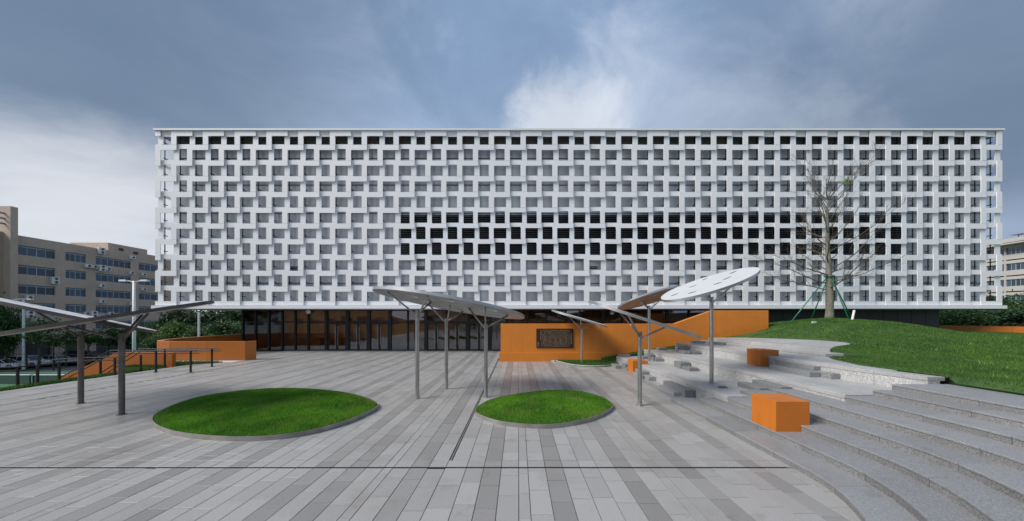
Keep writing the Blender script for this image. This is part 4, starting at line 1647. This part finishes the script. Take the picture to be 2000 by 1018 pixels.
def make_car(kind, paint):
    """length along x, front at +x; returns list of (name, mesh, parent index)"""
    suv = kind == 'suv'
    L, Wd, H = (4.6, 1.86, 1.68) if suv else (4.5, 1.80, 1.46)
    hb = 0.98 if suv else 0.86
    prof = [(-L / 2, 0.42), (-L / 2 - 0.02, 0.75), (-L / 2 + 0.10, hb + 0.04), (L / 2 - 1.25, hb), (L / 2 - 0.35, hb - 0.14), (L / 2 - 0.03, hb - 0.32), (L / 2, 0.42), (L / 2 - 0.15, 0.24), (-L / 2 + 0.15, 0.24)]
    bd = bmesh.new()
    rings = []
    for (f, s) in ((-1.0, 0.90), (-0.96, 0.985), (-0.5, 1.0), (0.5, 1.0), (0.96, 0.985), (1.0, 0.90)):
        rings.append([bd.verts.new((x * (1 if abs(f) < 0.99 else 0.985), f * Wd / 2, 0.55 + (z - 0.55) * s)) for x, z in prof])
    k = len(prof)
    for a in range(5):
        for c in range(k):
            bd.faces.new((rings[a][c], rings[a][(c + 1) % k], rings[a + 1][(c + 1) % k], rings[a + 1][c]))
    bd.faces.new(rings[0][::-1])
    bd.faces.new(rings[-1])
    bmesh.ops.recalc_face_normals(bd, faces=bd.faces)
    body = bpy.data.meshes.new('body')
    bd.to_mesh(body)
    body.materials.append(paint)
    if suv:
        cab = [(-L / 2 + 0.12, hb), (-L / 2 + 0.42, H - 0.05), (0.35, H), (L / 2 - 1.28, hb)]
    else:
        cab = [(-L / 2 + 0.45, hb), (-L / 2 + 1.15, H - 0.04), (0.25, H), (L / 2 - 1.28, hb)]

    def cabin(inset, wtop, dz, nm, mat):
        q = MB()
        pts = []
        for s in (-1, 1):
            for i, (x, z) in enumerate(cab):
                w = Wd / 2 * (0.95 if i in (0, 3) else wtop) * s
                pts.append((x, w, z + dz))
        q.v = pts
        q.f = [(0, 1, 2, 3), (7, 6, 5, 4), (1, 0, 4, 5), (2, 1, 5, 6), (3, 2, 6, 7)]
        q.m = [0] * 5
        return q.mesh(nm, mat)
    glass = cabin(0, 0.74, -0.015, 'glass', m_carglass)
    q = MB()
    rt = [(x, z) for x, z in cab[1:3]]
    w = Wd / 2 * 0.75
    q.box(rt[0][0] - 0.05, rt[1][0] + 0.05, -w, w, H - 0.055, H + 0.015)
    for s in (-1, 1):
        for i, j in ((0, 1), (3, 2)):
            q.tube([(cab[i][0], s * Wd / 2 * 0.95, cab[i][1]), (cab[j][0], s * w, cab[j][1])], 0.045, 5)
        xm = (rt[0][0] + rt[1][0]) / 2 + 0.1
        q.tube([(xm, s * Wd / 2 * 0.955, hb), (xm - 0.03, s * w, H - 0.03)], 0.04, 5)
    roof = q.mesh('roof', paint)
    q = MB()
    q.tube([(0, -0.1, 0), (0, 0.1, 0)], 0.33, 20)
    tyre = q.mesh('tyre', m_tyre)
    q = MB()
    q.tube([(0, -0.105, 0), (0, 0.105, 0)], 0.21, 14)
    rim = q.mesh('rim', m_rimw)
    lights = []
    for s in (-1, 1):
        q = MB()
        q.cbox(L / 2 - 0.28, L / 2 - 0.01, s * Wd * 0.36 - 0.2, s * Wd * 0.36 + 0.2, hb - 0.33, hb - 0.17, 0.03)
        lights.append(('headlight', q.mesh('headlight', m_lamp)))
        q = MB()
        q.cbox(-L / 2 - 0.03, -L / 2 + 0.12, s * Wd * 0.40 - 0.12, s * Wd * 0.40 + 0.12, hb - 0.25, hb + 0.0, 0.02)
        lights.append(('tail_light', q.mesh('tail_light', m_tail)))
    return body, glass, roof, tyre, rim, lights, L, Wd


car_cache = {}
cars = [
    (5, -79.5, 0, 'sedan', m_carw, 20, 'white sedan parked at the far left behind the fence'),
    (56, -79.0, 0, 'suv', m_carw, 12, 'white sport utility car parked in front of the brown building'),
    (112, -78.5, 0, 'sedan', m_cars, 8, 'silver sedan parked right of the white sport utility car'),
    (132, -82.0, 2.0, 'suv', m_carg, 15, 'dark sport utility car parked behind the silver sedan'),
    (176, -81.0, 0, 'sedan', m_carg, 10, 'dark sedan half hidden behind the left thick canopy post'),
    (242, -80.5, 0, 'sedan', m_cars, 5, 'grey sedan seen just above the orange stair wall'),
    (285, -80.0, 0, 'suv', m_carw, 5, 'white car parked at the far end of the car park'),
]
for px, X, dy, kind, paint, rz, lb in cars:
    if (kind, paint.name) not in car_cache:
        car_cache[(kind, paint.name)] = make_car(kind, paint)
    body, glass, roof, tyre, rim, lights, L, Wd = car_cache[(kind, paint.name)]
    Y = X * F / (px - CX) + dy
    t = thing('parked_car', lb, 'car', (X, Y, LOW + 0.012), 'cars parked below the brown building', R(rz))
    bo = link('body', body, t)
    link('glass', glass, t)
    link('roof', roof, t)
    for sx in (-1, 1):
        for sy in (-1, 1):
            wh = link('wheel', tyre, t, (sx * L * 0.30, sy * (Wd / 2 - 0.09), 0.33))
            link('rim', rim, wh)
    for nm, lm in lights:
        link(nm, lm, t)


def wall_open(b_, u0, u1, z0, z1, ops, fx, depth):
    """wall face with rectangular openings and reveals; fx(u, d, z) -> xyz, d into the wall"""
    us = sorted({u0, u1, *[o_[0] for o_ in ops], *[o_[1] for o_ in ops]})
    zs_ = sorted({z0, z1, *[o_[2] for o_ in ops], *[o_[3] for o_ in ops]})
    for a, c in zip(us[:-1], us[1:]):
        for e, f in zip(zs_[:-1], zs_[1:]):
            um, zm = (a + c) / 2, (e + f) / 2
            if any(o_[0] < um < o_[1] and o_[2] < zm < o_[3] for o_ in ops):
                continue
            b_.quad([fx(a, 0, e), fx(c, 0, e), fx(c, 0, f), fx(a, 0, f)])
    for (a, c, e, f) in ops:
        b_.quad([fx(a, 0, e), fx(c, 0, e), fx(c, depth, e), fx(a, depth, e)])
        b_.quad([fx(a, 0, f), fx(c, 0, f), fx(c, depth, f), fx(a, depth, f)])
        b_.quad([fx(a, 0, e), fx(a, depth, e), fx(a, depth, f), fx(a, 0, f)])
        b_.quad([fx(c, 0, e), fx(c, depth, e), fx(c, depth, f), fx(c, 0, f)])


def add_window(root, u0, u1, z0, z1, n, fx, dpt, hdr=0.0):
    """window part: frame with n panes as sub-parts"""
    q = MB()

    def bar(a, c, e, f, d0, d1):
        p_ = [fx(a, d0, e), fx(c, d0, e), fx(c, d1, e), fx(a, d1, e), fx(a, d0, f), fx(c, d0, f), fx(c, d1, f), fx(a, d1, f)]
        n0_ = len(q.v)
        q.v += p_
        for f_ in [(4, 5, 6, 7), (0, 1, 5, 4), (1, 2, 6, 5), (2, 3, 7, 6), (3, 0, 4, 7), (3, 2, 1, 0)]:
            q.f.append(tuple(n0_ + i for i in f_))
            q.m.append(0)
    fr = 0.05
    bar(u0, u1, z0, z0 + fr, dpt - 0.05, dpt)
    bar(u0, u1, z1 - hdr - fr, z1 - hdr, dpt - 0.05, dpt)
    w = (u1 - u0) / n
    for i in range(n + 1):
        u = u0 + i * w
        e = fr * (1.3 if i == n // 2 else 0.8)
        bar(max(u0, u - e / 2), min(u1, u + e / 2), z0 + fr, z1 - hdr - fr, dpt - 0.05, dpt)
    wo_ = att(q.obj('window', m_winfr), root)
    if hdr:
        q = MB()
        bar(u0, u1, z1 - hdr, z1, dpt - 0.02, dpt + 0.02)
        q.obj('blind_box', m_blue, wo_)
    for i in range(n):
        q = MB()
        a, c = u0 + i * w + 0.02, u0 + (i + 1) * w - 0.02
        q.quad([fx(a, dpt - 0.01, z0 + fr), fx(c, dpt - 0.01, z0 + fr), fx(c, dpt - 0.01, z1 - hdr - fr), fx(a, dpt - 0.01, z1 - hdr - fr)])
        q.obj('pane', m_pane, wo_)
    return wo_


XB = -84.0
bb_ = thing('brown_building', 'brown tiled office block with window bands and many air conditioners', 'building', (XB - 5, 62, LOW))


def yb(px):
    return XB * F / (px - CX)


fxb = lambda u, d, z: (XB - d, u, z)
groups = [(35.5, 108, 4), (128, 168, 4), (187, 255.5, 6), (271, 318, 4)]
rows = [(13.25, 14.9), (9.98, 11.58), (6.68, 8.28), (3.60, 5.20), (0.40, 1.95)]
ops = []
for (pa, pb, n_) in groups:
    for (za, zb) in rows:
        ops.append((yb(pa), yb(pb), za, zb))
gar = [(54.0, 57.2), (59.0, 61.6), (63.2, 66.8), (67.6, 71.2)]
for (a, c) in gar:
    ops.append((a, c, LOW + 0.1, -1.6))
q = MB()
wall_open(q, 52.7, 79.0, LOW, 16.5, ops, fxb, 0.35)
q.quad([(XB, 79, LOW), (XB - 16, 79, LOW), (XB - 16, 79, 16.5), (XB, 79, 16.5)])
q.quad([(XB, 52.7, 16.5), (XB, 79, 16.5), (XB - 16, 79, 16.5), (XB - 16, 52.7, 16.5)])
att(q.obj('wall', m_brick), bb_)
for (pa, pb, n_) in groups:
    for (za, zb) in rows:
        add_window(bb_, yb(pa), yb(pb), za, zb, n_, fxb, 0.22, 0.22)
for (a, c) in gar:
    q = MB()
    q.quad([(XB - 0.3, a, LOW + 0.1), (XB - 0.3, c, LOW + 0.1), (XB - 0.3, c, -1.6), (XB - 0.3, a, -1.6)])
    att(q.obj('garage_door', m_fan), bb_)
b = MB()
b.box(XB - 1.6, XB + 1.0, 51.9, 52.69, LOW, 20.9)
att(b.obj('pier', m_brick), bb_)
b = MB()
b.box(XB - 16, XB - 0.2, 40.0, 51.89, LOW, 16.7)
att(b.obj('side_wing', m_brick2), bb_)
for z in (19.7, 18.85, 18.0):
    q = MB()
    q.box(XB - 0.1, XB + 0.12, 42, 51.9, z - 0.12, z + 0.12)
    att(q.obj('roof_beam', m_blue), bb_)
b = MB()
b.box(XB - 8.5, XB - 0.6, 65.5, 72.4, 16.5, 18.15)
b.box(XB - 8.5, XB - 0.6, 72.41, 76.0, 16.5, 17.1)
att(b.obj('roof_block', m_brick), bb_)
for (px, py, w) in ((232, 487, 0.8), (260, 494, 0.9)):
    Y = (XB - 0.6) * F / (px - CX)
    z = ZA(py, Y)
    q = MB()
    q.box(XB - 0.62, XB - 0.55, Y, Y + w, z - 0.25, z + 0.3)
    att(q.obj('roof_vent', m_fan), bb_)

acs = [(104, 548, 2), (53, 581, 1), (169, 519.5, 1), (181, 521, 1), (195, 490, 2), (196, 524, 2), (196, 558, 1), (196, 588.5, 1), (208, 525, 1), (254, 533, 1), (278, 536, 1), (278, 565, 1),
       (256, 503, 1), (255, 593, 1), (166, 612.5, 1), (180, 614, 2), (194, 618, 1), (213, 612.5, 1), (327, 618, 2), (54, 614, 2)]
floors = ['top', 'second', 'third', 'fourth', 'fifth']
ac_me = {}
for nf in (1, 2):
    q = MB()
    W2, Hh = (0.42, 0.62) if nf == 1 else (0.50, 1.25)
    q.cbox(0.12, 0.50, -W2, W2, 0, Hh, 0.02)
    q.box(-0.02, 0.12, -W2 * 0.8, -W2 * 0.8 + 0.05, -0.04, 0.02)
    q.box(-0.02, 0.12, W2 * 0.8 - 0.05, W2 * 0.8, -0.04, 0.02)
    case = q.mesh('casing', m_ac)
    q = MB()
    q.tube([(0.495, 0, 0), (0.515, 0, 0)], 0.24, 16)
    fan = q.mesh('fan', m_fan)
    q = MB()
    for s in range(16):
        t0_, t1_ = s * math.pi / 8, (s + 1) * math.pi / 8
        q.tube([(0.517, 0.17 * math.cos(t0_), 0.17 * math.sin(t0_)), (0.517, 0.17 * math.cos(t1_), 0.17 * math.sin(t1_))], 0.012, 4)
    ac_me[nf] = (case, fan, q.mesh('grille_ring', m_winfr), W2, Hh)
ac_labels = [
    'two fan air conditioner below the right end of the top left window bands',
    'single air conditioner low on the brown wall close to the corner pier',
    'left one of two small air conditioners under the second top floor window',
    'right one of two small air conditioners under the second top floor window',
    'two fan air conditioner highest on the brown wall under the roof line',
    'two fan air conditioner just under the wide top floor window band',
    'single air conditioner below the second floor wide window band, upper of two',
    'single air conditioner below the third floor wide window band, lower of two',
    'small air conditioner right beside the two fan unit under the top floor band',
    'single air conditioner under the right end of the wide top floor window band',
    'single air conditioner under the rightmost top floor window',
    'single air conditioner under the rightmost second floor window',
    'single air conditioner beside the roof vents near the roof line',
    'single air conditioner beside the thick lamp post at lower floor height',
    'single air conditioner left of the lowest two fan unit above the trees',
    'two fan air conditioner above the trees between second and third window columns',
    'small air conditioner right of the lowest two fan unit above the trees',
    'single air conditioner under the fourth floor wide window band above the trees',
    'two fan air conditioner at the far right corner of the brown building',
    'two fan air conditioner behind the thin lamp post at the far left',
]
for i, (px, py, nf) in enumerate(acs):
    Y = XB * F / (px - CX)
    z = ZA(py, Y) - ac_me[nf][4] / 2
    lb = ac_labels[i]
    t = thing('air_conditioner', lb, 'air conditioner', (XB, Y, z), 'air conditioners on the brown building')
    link('casing', ac_me[nf][0], t)
    for k in range(nf):
        f_ = link('fan', ac_me[nf][1], t, (0, 0.08, 0.31 + k * 0.62))
        link('grille_ring', ac_me[nf][2], f_)

# lamp posts
t = thing('lamp_post', 'thick white lamp post with two arms before the brown building', 'lamp post', (XA(262, 36), 36, LOW))
q = MB()
x = XA(262, 36)
q.tube([(x, 36, LOW), (x, 36, ZA(549, 36))], [0.17, 0.12], 14)
att(q.obj('pole', m_pole, smooth=True), t)
for s in (-1, 1):
    q = MB()
    q.tube([(x, 36, ZA(552, 36)), (x + s * 0.5, 36, ZA(549, 36)), (x + s * 0.9, 36, ZA(549, 36))], 0.045, 8)
    att(q.obj('arm', m_pole), t)
    q = MB()
    q.cbox(x + s * 1.2 - 0.4, x + s * 1.2 + 0.4, 35.85, 36.15, ZA(550, 36), ZA(547, 36), 0.03)
    att(q.obj('lamp_head', m_pole), t)
t = thing('lamp_post', 'thin white lamp post with a small crossbar at the court fence, far left', 'lamp post', (XA(46, 47.6), 47.6, LOW))
q = MB()
x = XA(46, 47.6)
q.tube([(x, 47.6, LOW), (x, 47.6, ZA(584, 47.6))], [0.16, 0.12], 10)
att(q.obj('pole', m_pole), t)
q = MB()
q.tube([(x - 1.1, 47.6, ZA(584, 47.6)), (x + 1.1, 47.6, ZA(584, 47.6))], 0.05, 6)
att(q.obj('crossbar', m_pole), t)
for s in (-1, 1):
    q = MB()
    q.cbox(x + s * 1.0 - 0.3, x + s * 1.0 + 0.3, 47.4, 47.8, ZA(586, 47.6), ZA(584.6, 47.6), 0.03)
    att(q.obj('lamp_head', m_pole), t)
q = MB()
x = XA(388.5, 33)
q.tube([(x, 33, LOW), (x, 33, 3.2)], 0.09, 10)
q.tube([(x, 33, LOW), (x, 33, LOW + 0.4)], 0.14, 10)
tag(q.obj('pole', m_pole), 'slim white pole rising behind the curved orange wall', 'pole')

# ================================================================== FAR RIGHT: CREAM BUILDING
XC = 104.0
cb = thing('cream_building', 'cream office block with window bands under a wide eave', 'building', (XC + 6, 66, 0))
fxc = lambda u, d, z: (XC + d, u, z)
ops = []
bays = [(54.2 + k * 2.75, 54.2 + k * 2.75 + 2.5) for k in range(9)]
rows = [15.97 - 3.36 * k for k in range(5)]
for (a, c) in bays:
    for z in rows:
        ops.append((a, c, z, z + 1.5))
        ops.append((a, c, z - 1.25, z - 1.0))
q = MB()
wall_open(q, 53.5, 79.5, -2.0, 18.0, ops, fxc, 0.4)
q.quad([(XC, 53.5, -2), (XC + 14, 53.5, -2), (XC + 14, 53.5, 18), (XC, 53.5, 18)])
q.quad([(XC, 79.5, -2), (XC + 14, 79.5, -2), (XC + 14, 79.5, 18), (XC, 79.5, 18)])
q.quad([(XC + 0.41, 53.6, -2), (XC + 0.41, 79.4, -2), (XC + 0.41, 79.4, 18), (XC + 0.41, 53.6, 18)], 1)
att(q.obj('wall', [m_cream, m_fan]), cb)
b = MB()
b.box(XC - 1.8, XC + 15, 52.5, 80.5, 18.0, 18.35)
b.box(XC - 1.9, XC + 15.1, 52.4, 80.6, 18.351, 19.1)
att(b.obj('eave', [m_cream]), cb)
for (a, c) in bays:
    for z in rows:
        add_window(cb, a, c, z, z + 1.5, 4, fxc, 0.25)
for k in range(4):
    y = 60 + k * 2.2
    q = MB()
    q.tube([(XC + 1, y, 19.1), (XC + 1, y, 20.1)], 0.06, 6)
    q.box(XC + 0.3, XC + 2.2, y - 0.8, y + 0.8, 20.1, 20.18)
    att(q.obj('roof_panel', m_blue), cb)

# ================================================================== BEHIND THE VIEWER (mirrored in the entrance glass)
wb = thing('white_building', 'white frame building behind the viewer, mirrored in the left entrance panes', 'building', (-62, -30, 0))
fxr = lambda u, d, z: (u, -27.0 - d, z)
ops = [(-66.5 + k * 2.9, -64.6 + k * 2.9, z, z + 1.5) for k in range(3) for z in (0.8, 3.4, 6.0, 8.6, 11.2)]
q = MB()
wall_open(q, -67.5, -58.6, LOW, 14.0, ops, fxr, 0.5)
q.quad([(-67.5, -27, 14), (-58.6, -27, 14), (-58.6, -38, 14), (-67.5, -38, 14)])
q.quad([(-58.6, -27, LOW), (-58.6, -38, LOW), (-58.6, -38, 14), (-58.6, -27, 14)])
att(q.obj('wall', m_white2), wb)
for (a, c, e, f) in ops:
    add_window(wb, a, c, e, f, 2, fxr, 0.35)
rb = thing('low_brown_building', 'low brown building behind the viewer, mirrored in the entrance glass', 'building', (-36, -30, 0))
fxr = lambda u, d, z: (u, -28.0 - d, z)
ops = [(-56 + k * 4.0, -53.4 + k * 4.0, z, z + 1.5) for k in range(10) for z in (1.0, 4.2)]
q = MB()
wall_open(q, -58, -15, LOW, 8.0, ops, fxr, 0.3)
q.quad([(-58, -28, 8), (-15, -28, 8), (-15, -40, 8), (-58, -40, 8)])
q.quad([(-15, -28, LOW), (-15, -40, LOW), (-15, -40, 8), (-15, -28, 8)])
att(q.obj('wall', m_brownw), rb)
for (a, c, e, f) in ops:
    add_window(rb, a, c, e, f, 2, fxr, 0.2)

# ================================================================== TREES
def crown_mesh(name, mat, n, seed, leaf=0.22, clumps=46, squash=0.8):
    """unit crown: leaf faces gathered in clumps through an ellipsoid, radius about 1"""
    r_ = np.random.default_rng(seed)
    c = r_.normal(0, 1, (clumps, 3))
    c /= np.linalg.norm(c, axis=1)[:, None]
    c *= (r_.uniform(0.25, 1.0, clumps) ** 0.5)[:, None] * np.array([0.82, 0.82, 0.82 * squash])
    k = r_.integers(0, clumps, n)
    sp_ = r_.uniform(0.10, 0.24, clumps)
    p_ = c[k] + r_.normal(0, 1, (n, 3)) * sp_[k][:, None]
    nd = r_.normal(0, 1, (n, 3)) + np.array([0, 0, 0.9])
    nd /= np.linalg.norm(nd, axis=1)[:, None]
    t1 = np.cross(nd, r_.normal(0, 1, (n, 3)))
    t1 /= np.linalg.norm(t1, axis=1)[:, None]
    t2 = np.cross(nd, t1)
    s = leaf * r_.uniform(0.5, 1.2, n)[:, None] / 4
    V_ = np.stack([p_ - t1 * s, p_ + t2 * s * 0.55, p_ + t1 * s, p_ - t2 * s * 0.55], 1).reshape(-1, 3)
    return np_mesh(name, V_, np.arange(n * 4).reshape(n, 4), mat)


crowns = {
    'd': [crown_mesh('crown', m_leafd, 9000, 71 + i, 0.30) for i in range(2)],
    'm': [crown_mesh('crown', m_leafm, 9000, 81 + i, 0.28) for i in range(2)],
    'l': [crown_mesh('crown', m_leafl, 8000, 91 + i, 0.28) for i in range(2)],
    't': [crown_mesh('crown', m_leafl, 1500, 95 + i, 0.30, 22) for i in range(2)],
}
q = MB()
q.tube([(0, 0, 0), (0.02, 0, 0.4), (-0.02, 0.01, 0.8), (0.0, 0, 1.15)], [0.036, 0.028, 0.022, 0.010], 8)
for k in range(5):
    a = k * 1.3
    q.tube([(0, 0, 0.62 + 0.07 * k), (0.13 * math.cos(a), 0.13 * math.sin(a), 0.85 + 0.07 * k), (0.24 * math.cos(a), 0.24 * math.sin(a), 1.05 + 0.07 * k)], [0.014, 0.010, 0.005], 6)
trunk_me = q.mesh('trunk', m_trunk, True)
tn = random.Random(77)


def leafy(px, py_top, py_bot, Y, w_px, kind, label, zg=LOW, group='trees below the plaza', name='leafy_tree', cat='tree'):
    """tree whose crown spans py_top..py_bot and w_px when seen from the camera"""
    x = XA(px, Y)
    zt_, zb_ = ZA(py_top, Y), ZA(py_bot, Y)
    rz_ = (zt_ - zb_) / 2
    rx_ = w_px * Y / F / 2
    t = thing(name, label, cat, (x, Y, zg), group)
    cm = tn.choice(crowns[kind])
    rxy = rx_ / (1 + 0.25 * abs(px - CX) / 1000)
    link('crown', cm, t, (0, 0, (zt_ + zb_) / 2 - zg), tn.uniform(0, 6.28), (rxy, rxy, rz_ * 1.15))
    hh = (zb_ + rz_ * 0.9) - zg
    link('trunk', trunk_me, t, (0, 0, 0), tn.uniform(0, 6.28), (max(hh, 1.5),) * 2 + (max(hh, 1.5),))
    return t


for a in [
    (2, 592, 700, 49.0, 62, 'm', 'tall dark leafy tree at the left picture edge below the plaza'),
    (76, 622, 684, 49.5, 90, 't', 'thin young tree with airy crown behind the court fence'),
    (130, 644, 686, 52.0, 62, 't', 'second thin young tree behind the fence, before the garage doors'),
    (172, 646, 680, 56.0, 56, 't', 'medium green tree seen between the two thick canopy posts'),
    (212, 636, 682, 58.0, 62, 't', 'airy tree behind the nearest thick canopy post'),
    (255, 644, 682, 60.0, 60, 'm', 'bushy tree behind the thick white lamp post'),
    (303, 632, 678, 58.0, 70, 'l', 'light green bushy tree right of the lamp post'),
]:
    leafy(*a)
for a in [
    (352, 600, 676, 56.0, 80, 'd', 'dark tree under the left end of the lattice building'),
    (420, 596, 672, 58.0, 110, 'd', 'broad dark tree behind the slim white pole'),
    (478, 600, 675, 54.0, 90, 'd', 'dark tree touching the glazed corner of the entrance'),
    (345, 630, 680, 46.0, 66, 'l', 'light green shrub mass left of the slim white pole'),
    (398, 638, 680, 44.0, 66, 'm', 'medium green shrub right below the slim white pole'),
    (446, 630, 682, 42.0, 80, 'm', 'medium green tree close to the glazed corner behind the curved wall'),
    (310, 655, 690, 44.0, 60, 'm', 'low shrub just behind the left end of the curved orange wall'),
]:
    leafy(*a, group='trees under the left end of the lattice building')
for a in [
    (1850, 590, 650, 42.0, 90, 'm', 'dark leafy tree next to the black cladding at the right'),
    (1905, 594, 650, 40.0, 100, 'm', 'middle leafy tree behind the low orange wall'),
    (1962, 578, 655, 44.0, 110, 'm', 'tallest leafy tree in front of the cream building'),
    (2020, 592, 660, 40.0, 90, 'm', 'leafy tree cut by the right picture edge'),
    (1880, 606, 655, 36.0, 90, 'm', 'lower leafy shrub over the low orange wall joint'),
    (1945, 606, 655, 36.0, 110, 'd', 'lower dark shrub before the tallest tree at right'),
]:
    leafy(*a, zg=-0.03, group='trees behind the low orange wall at right')

for k, (x, y, w, h_, kd) in enumerate([(-66, -30, 7, 9, 'd'), (-10, -30, 5, 8, 'd'), (-3, -31, 5, 9, 'm'), (5, -30, 5, 8, 'd'), (13, -31, 6, 9, 'm'), (22, -30, 6, 8, 'd'), (32, -31, 6, 9, 'd')]):
    t = thing('leafy_tree', ['leftmost', 'second', 'third', 'middle', 'fifth', 'sixth', 'rightmost'][k] + ' of seven leafy trees behind the viewer, mirrored darkly in the entrance glass', 'tree', (x, y, -0.03), 'trees mirrored in the entrance glass')
    link('crown', crowns[kd][k % 2], t, (0, 0, h_ * 0.55), k * 1.1, (w, w, h_ * 0.5))
    link('trunk', trunk_me, t, (0, 0, 0), k * 0.7, (h_ * 0.55,) * 3)
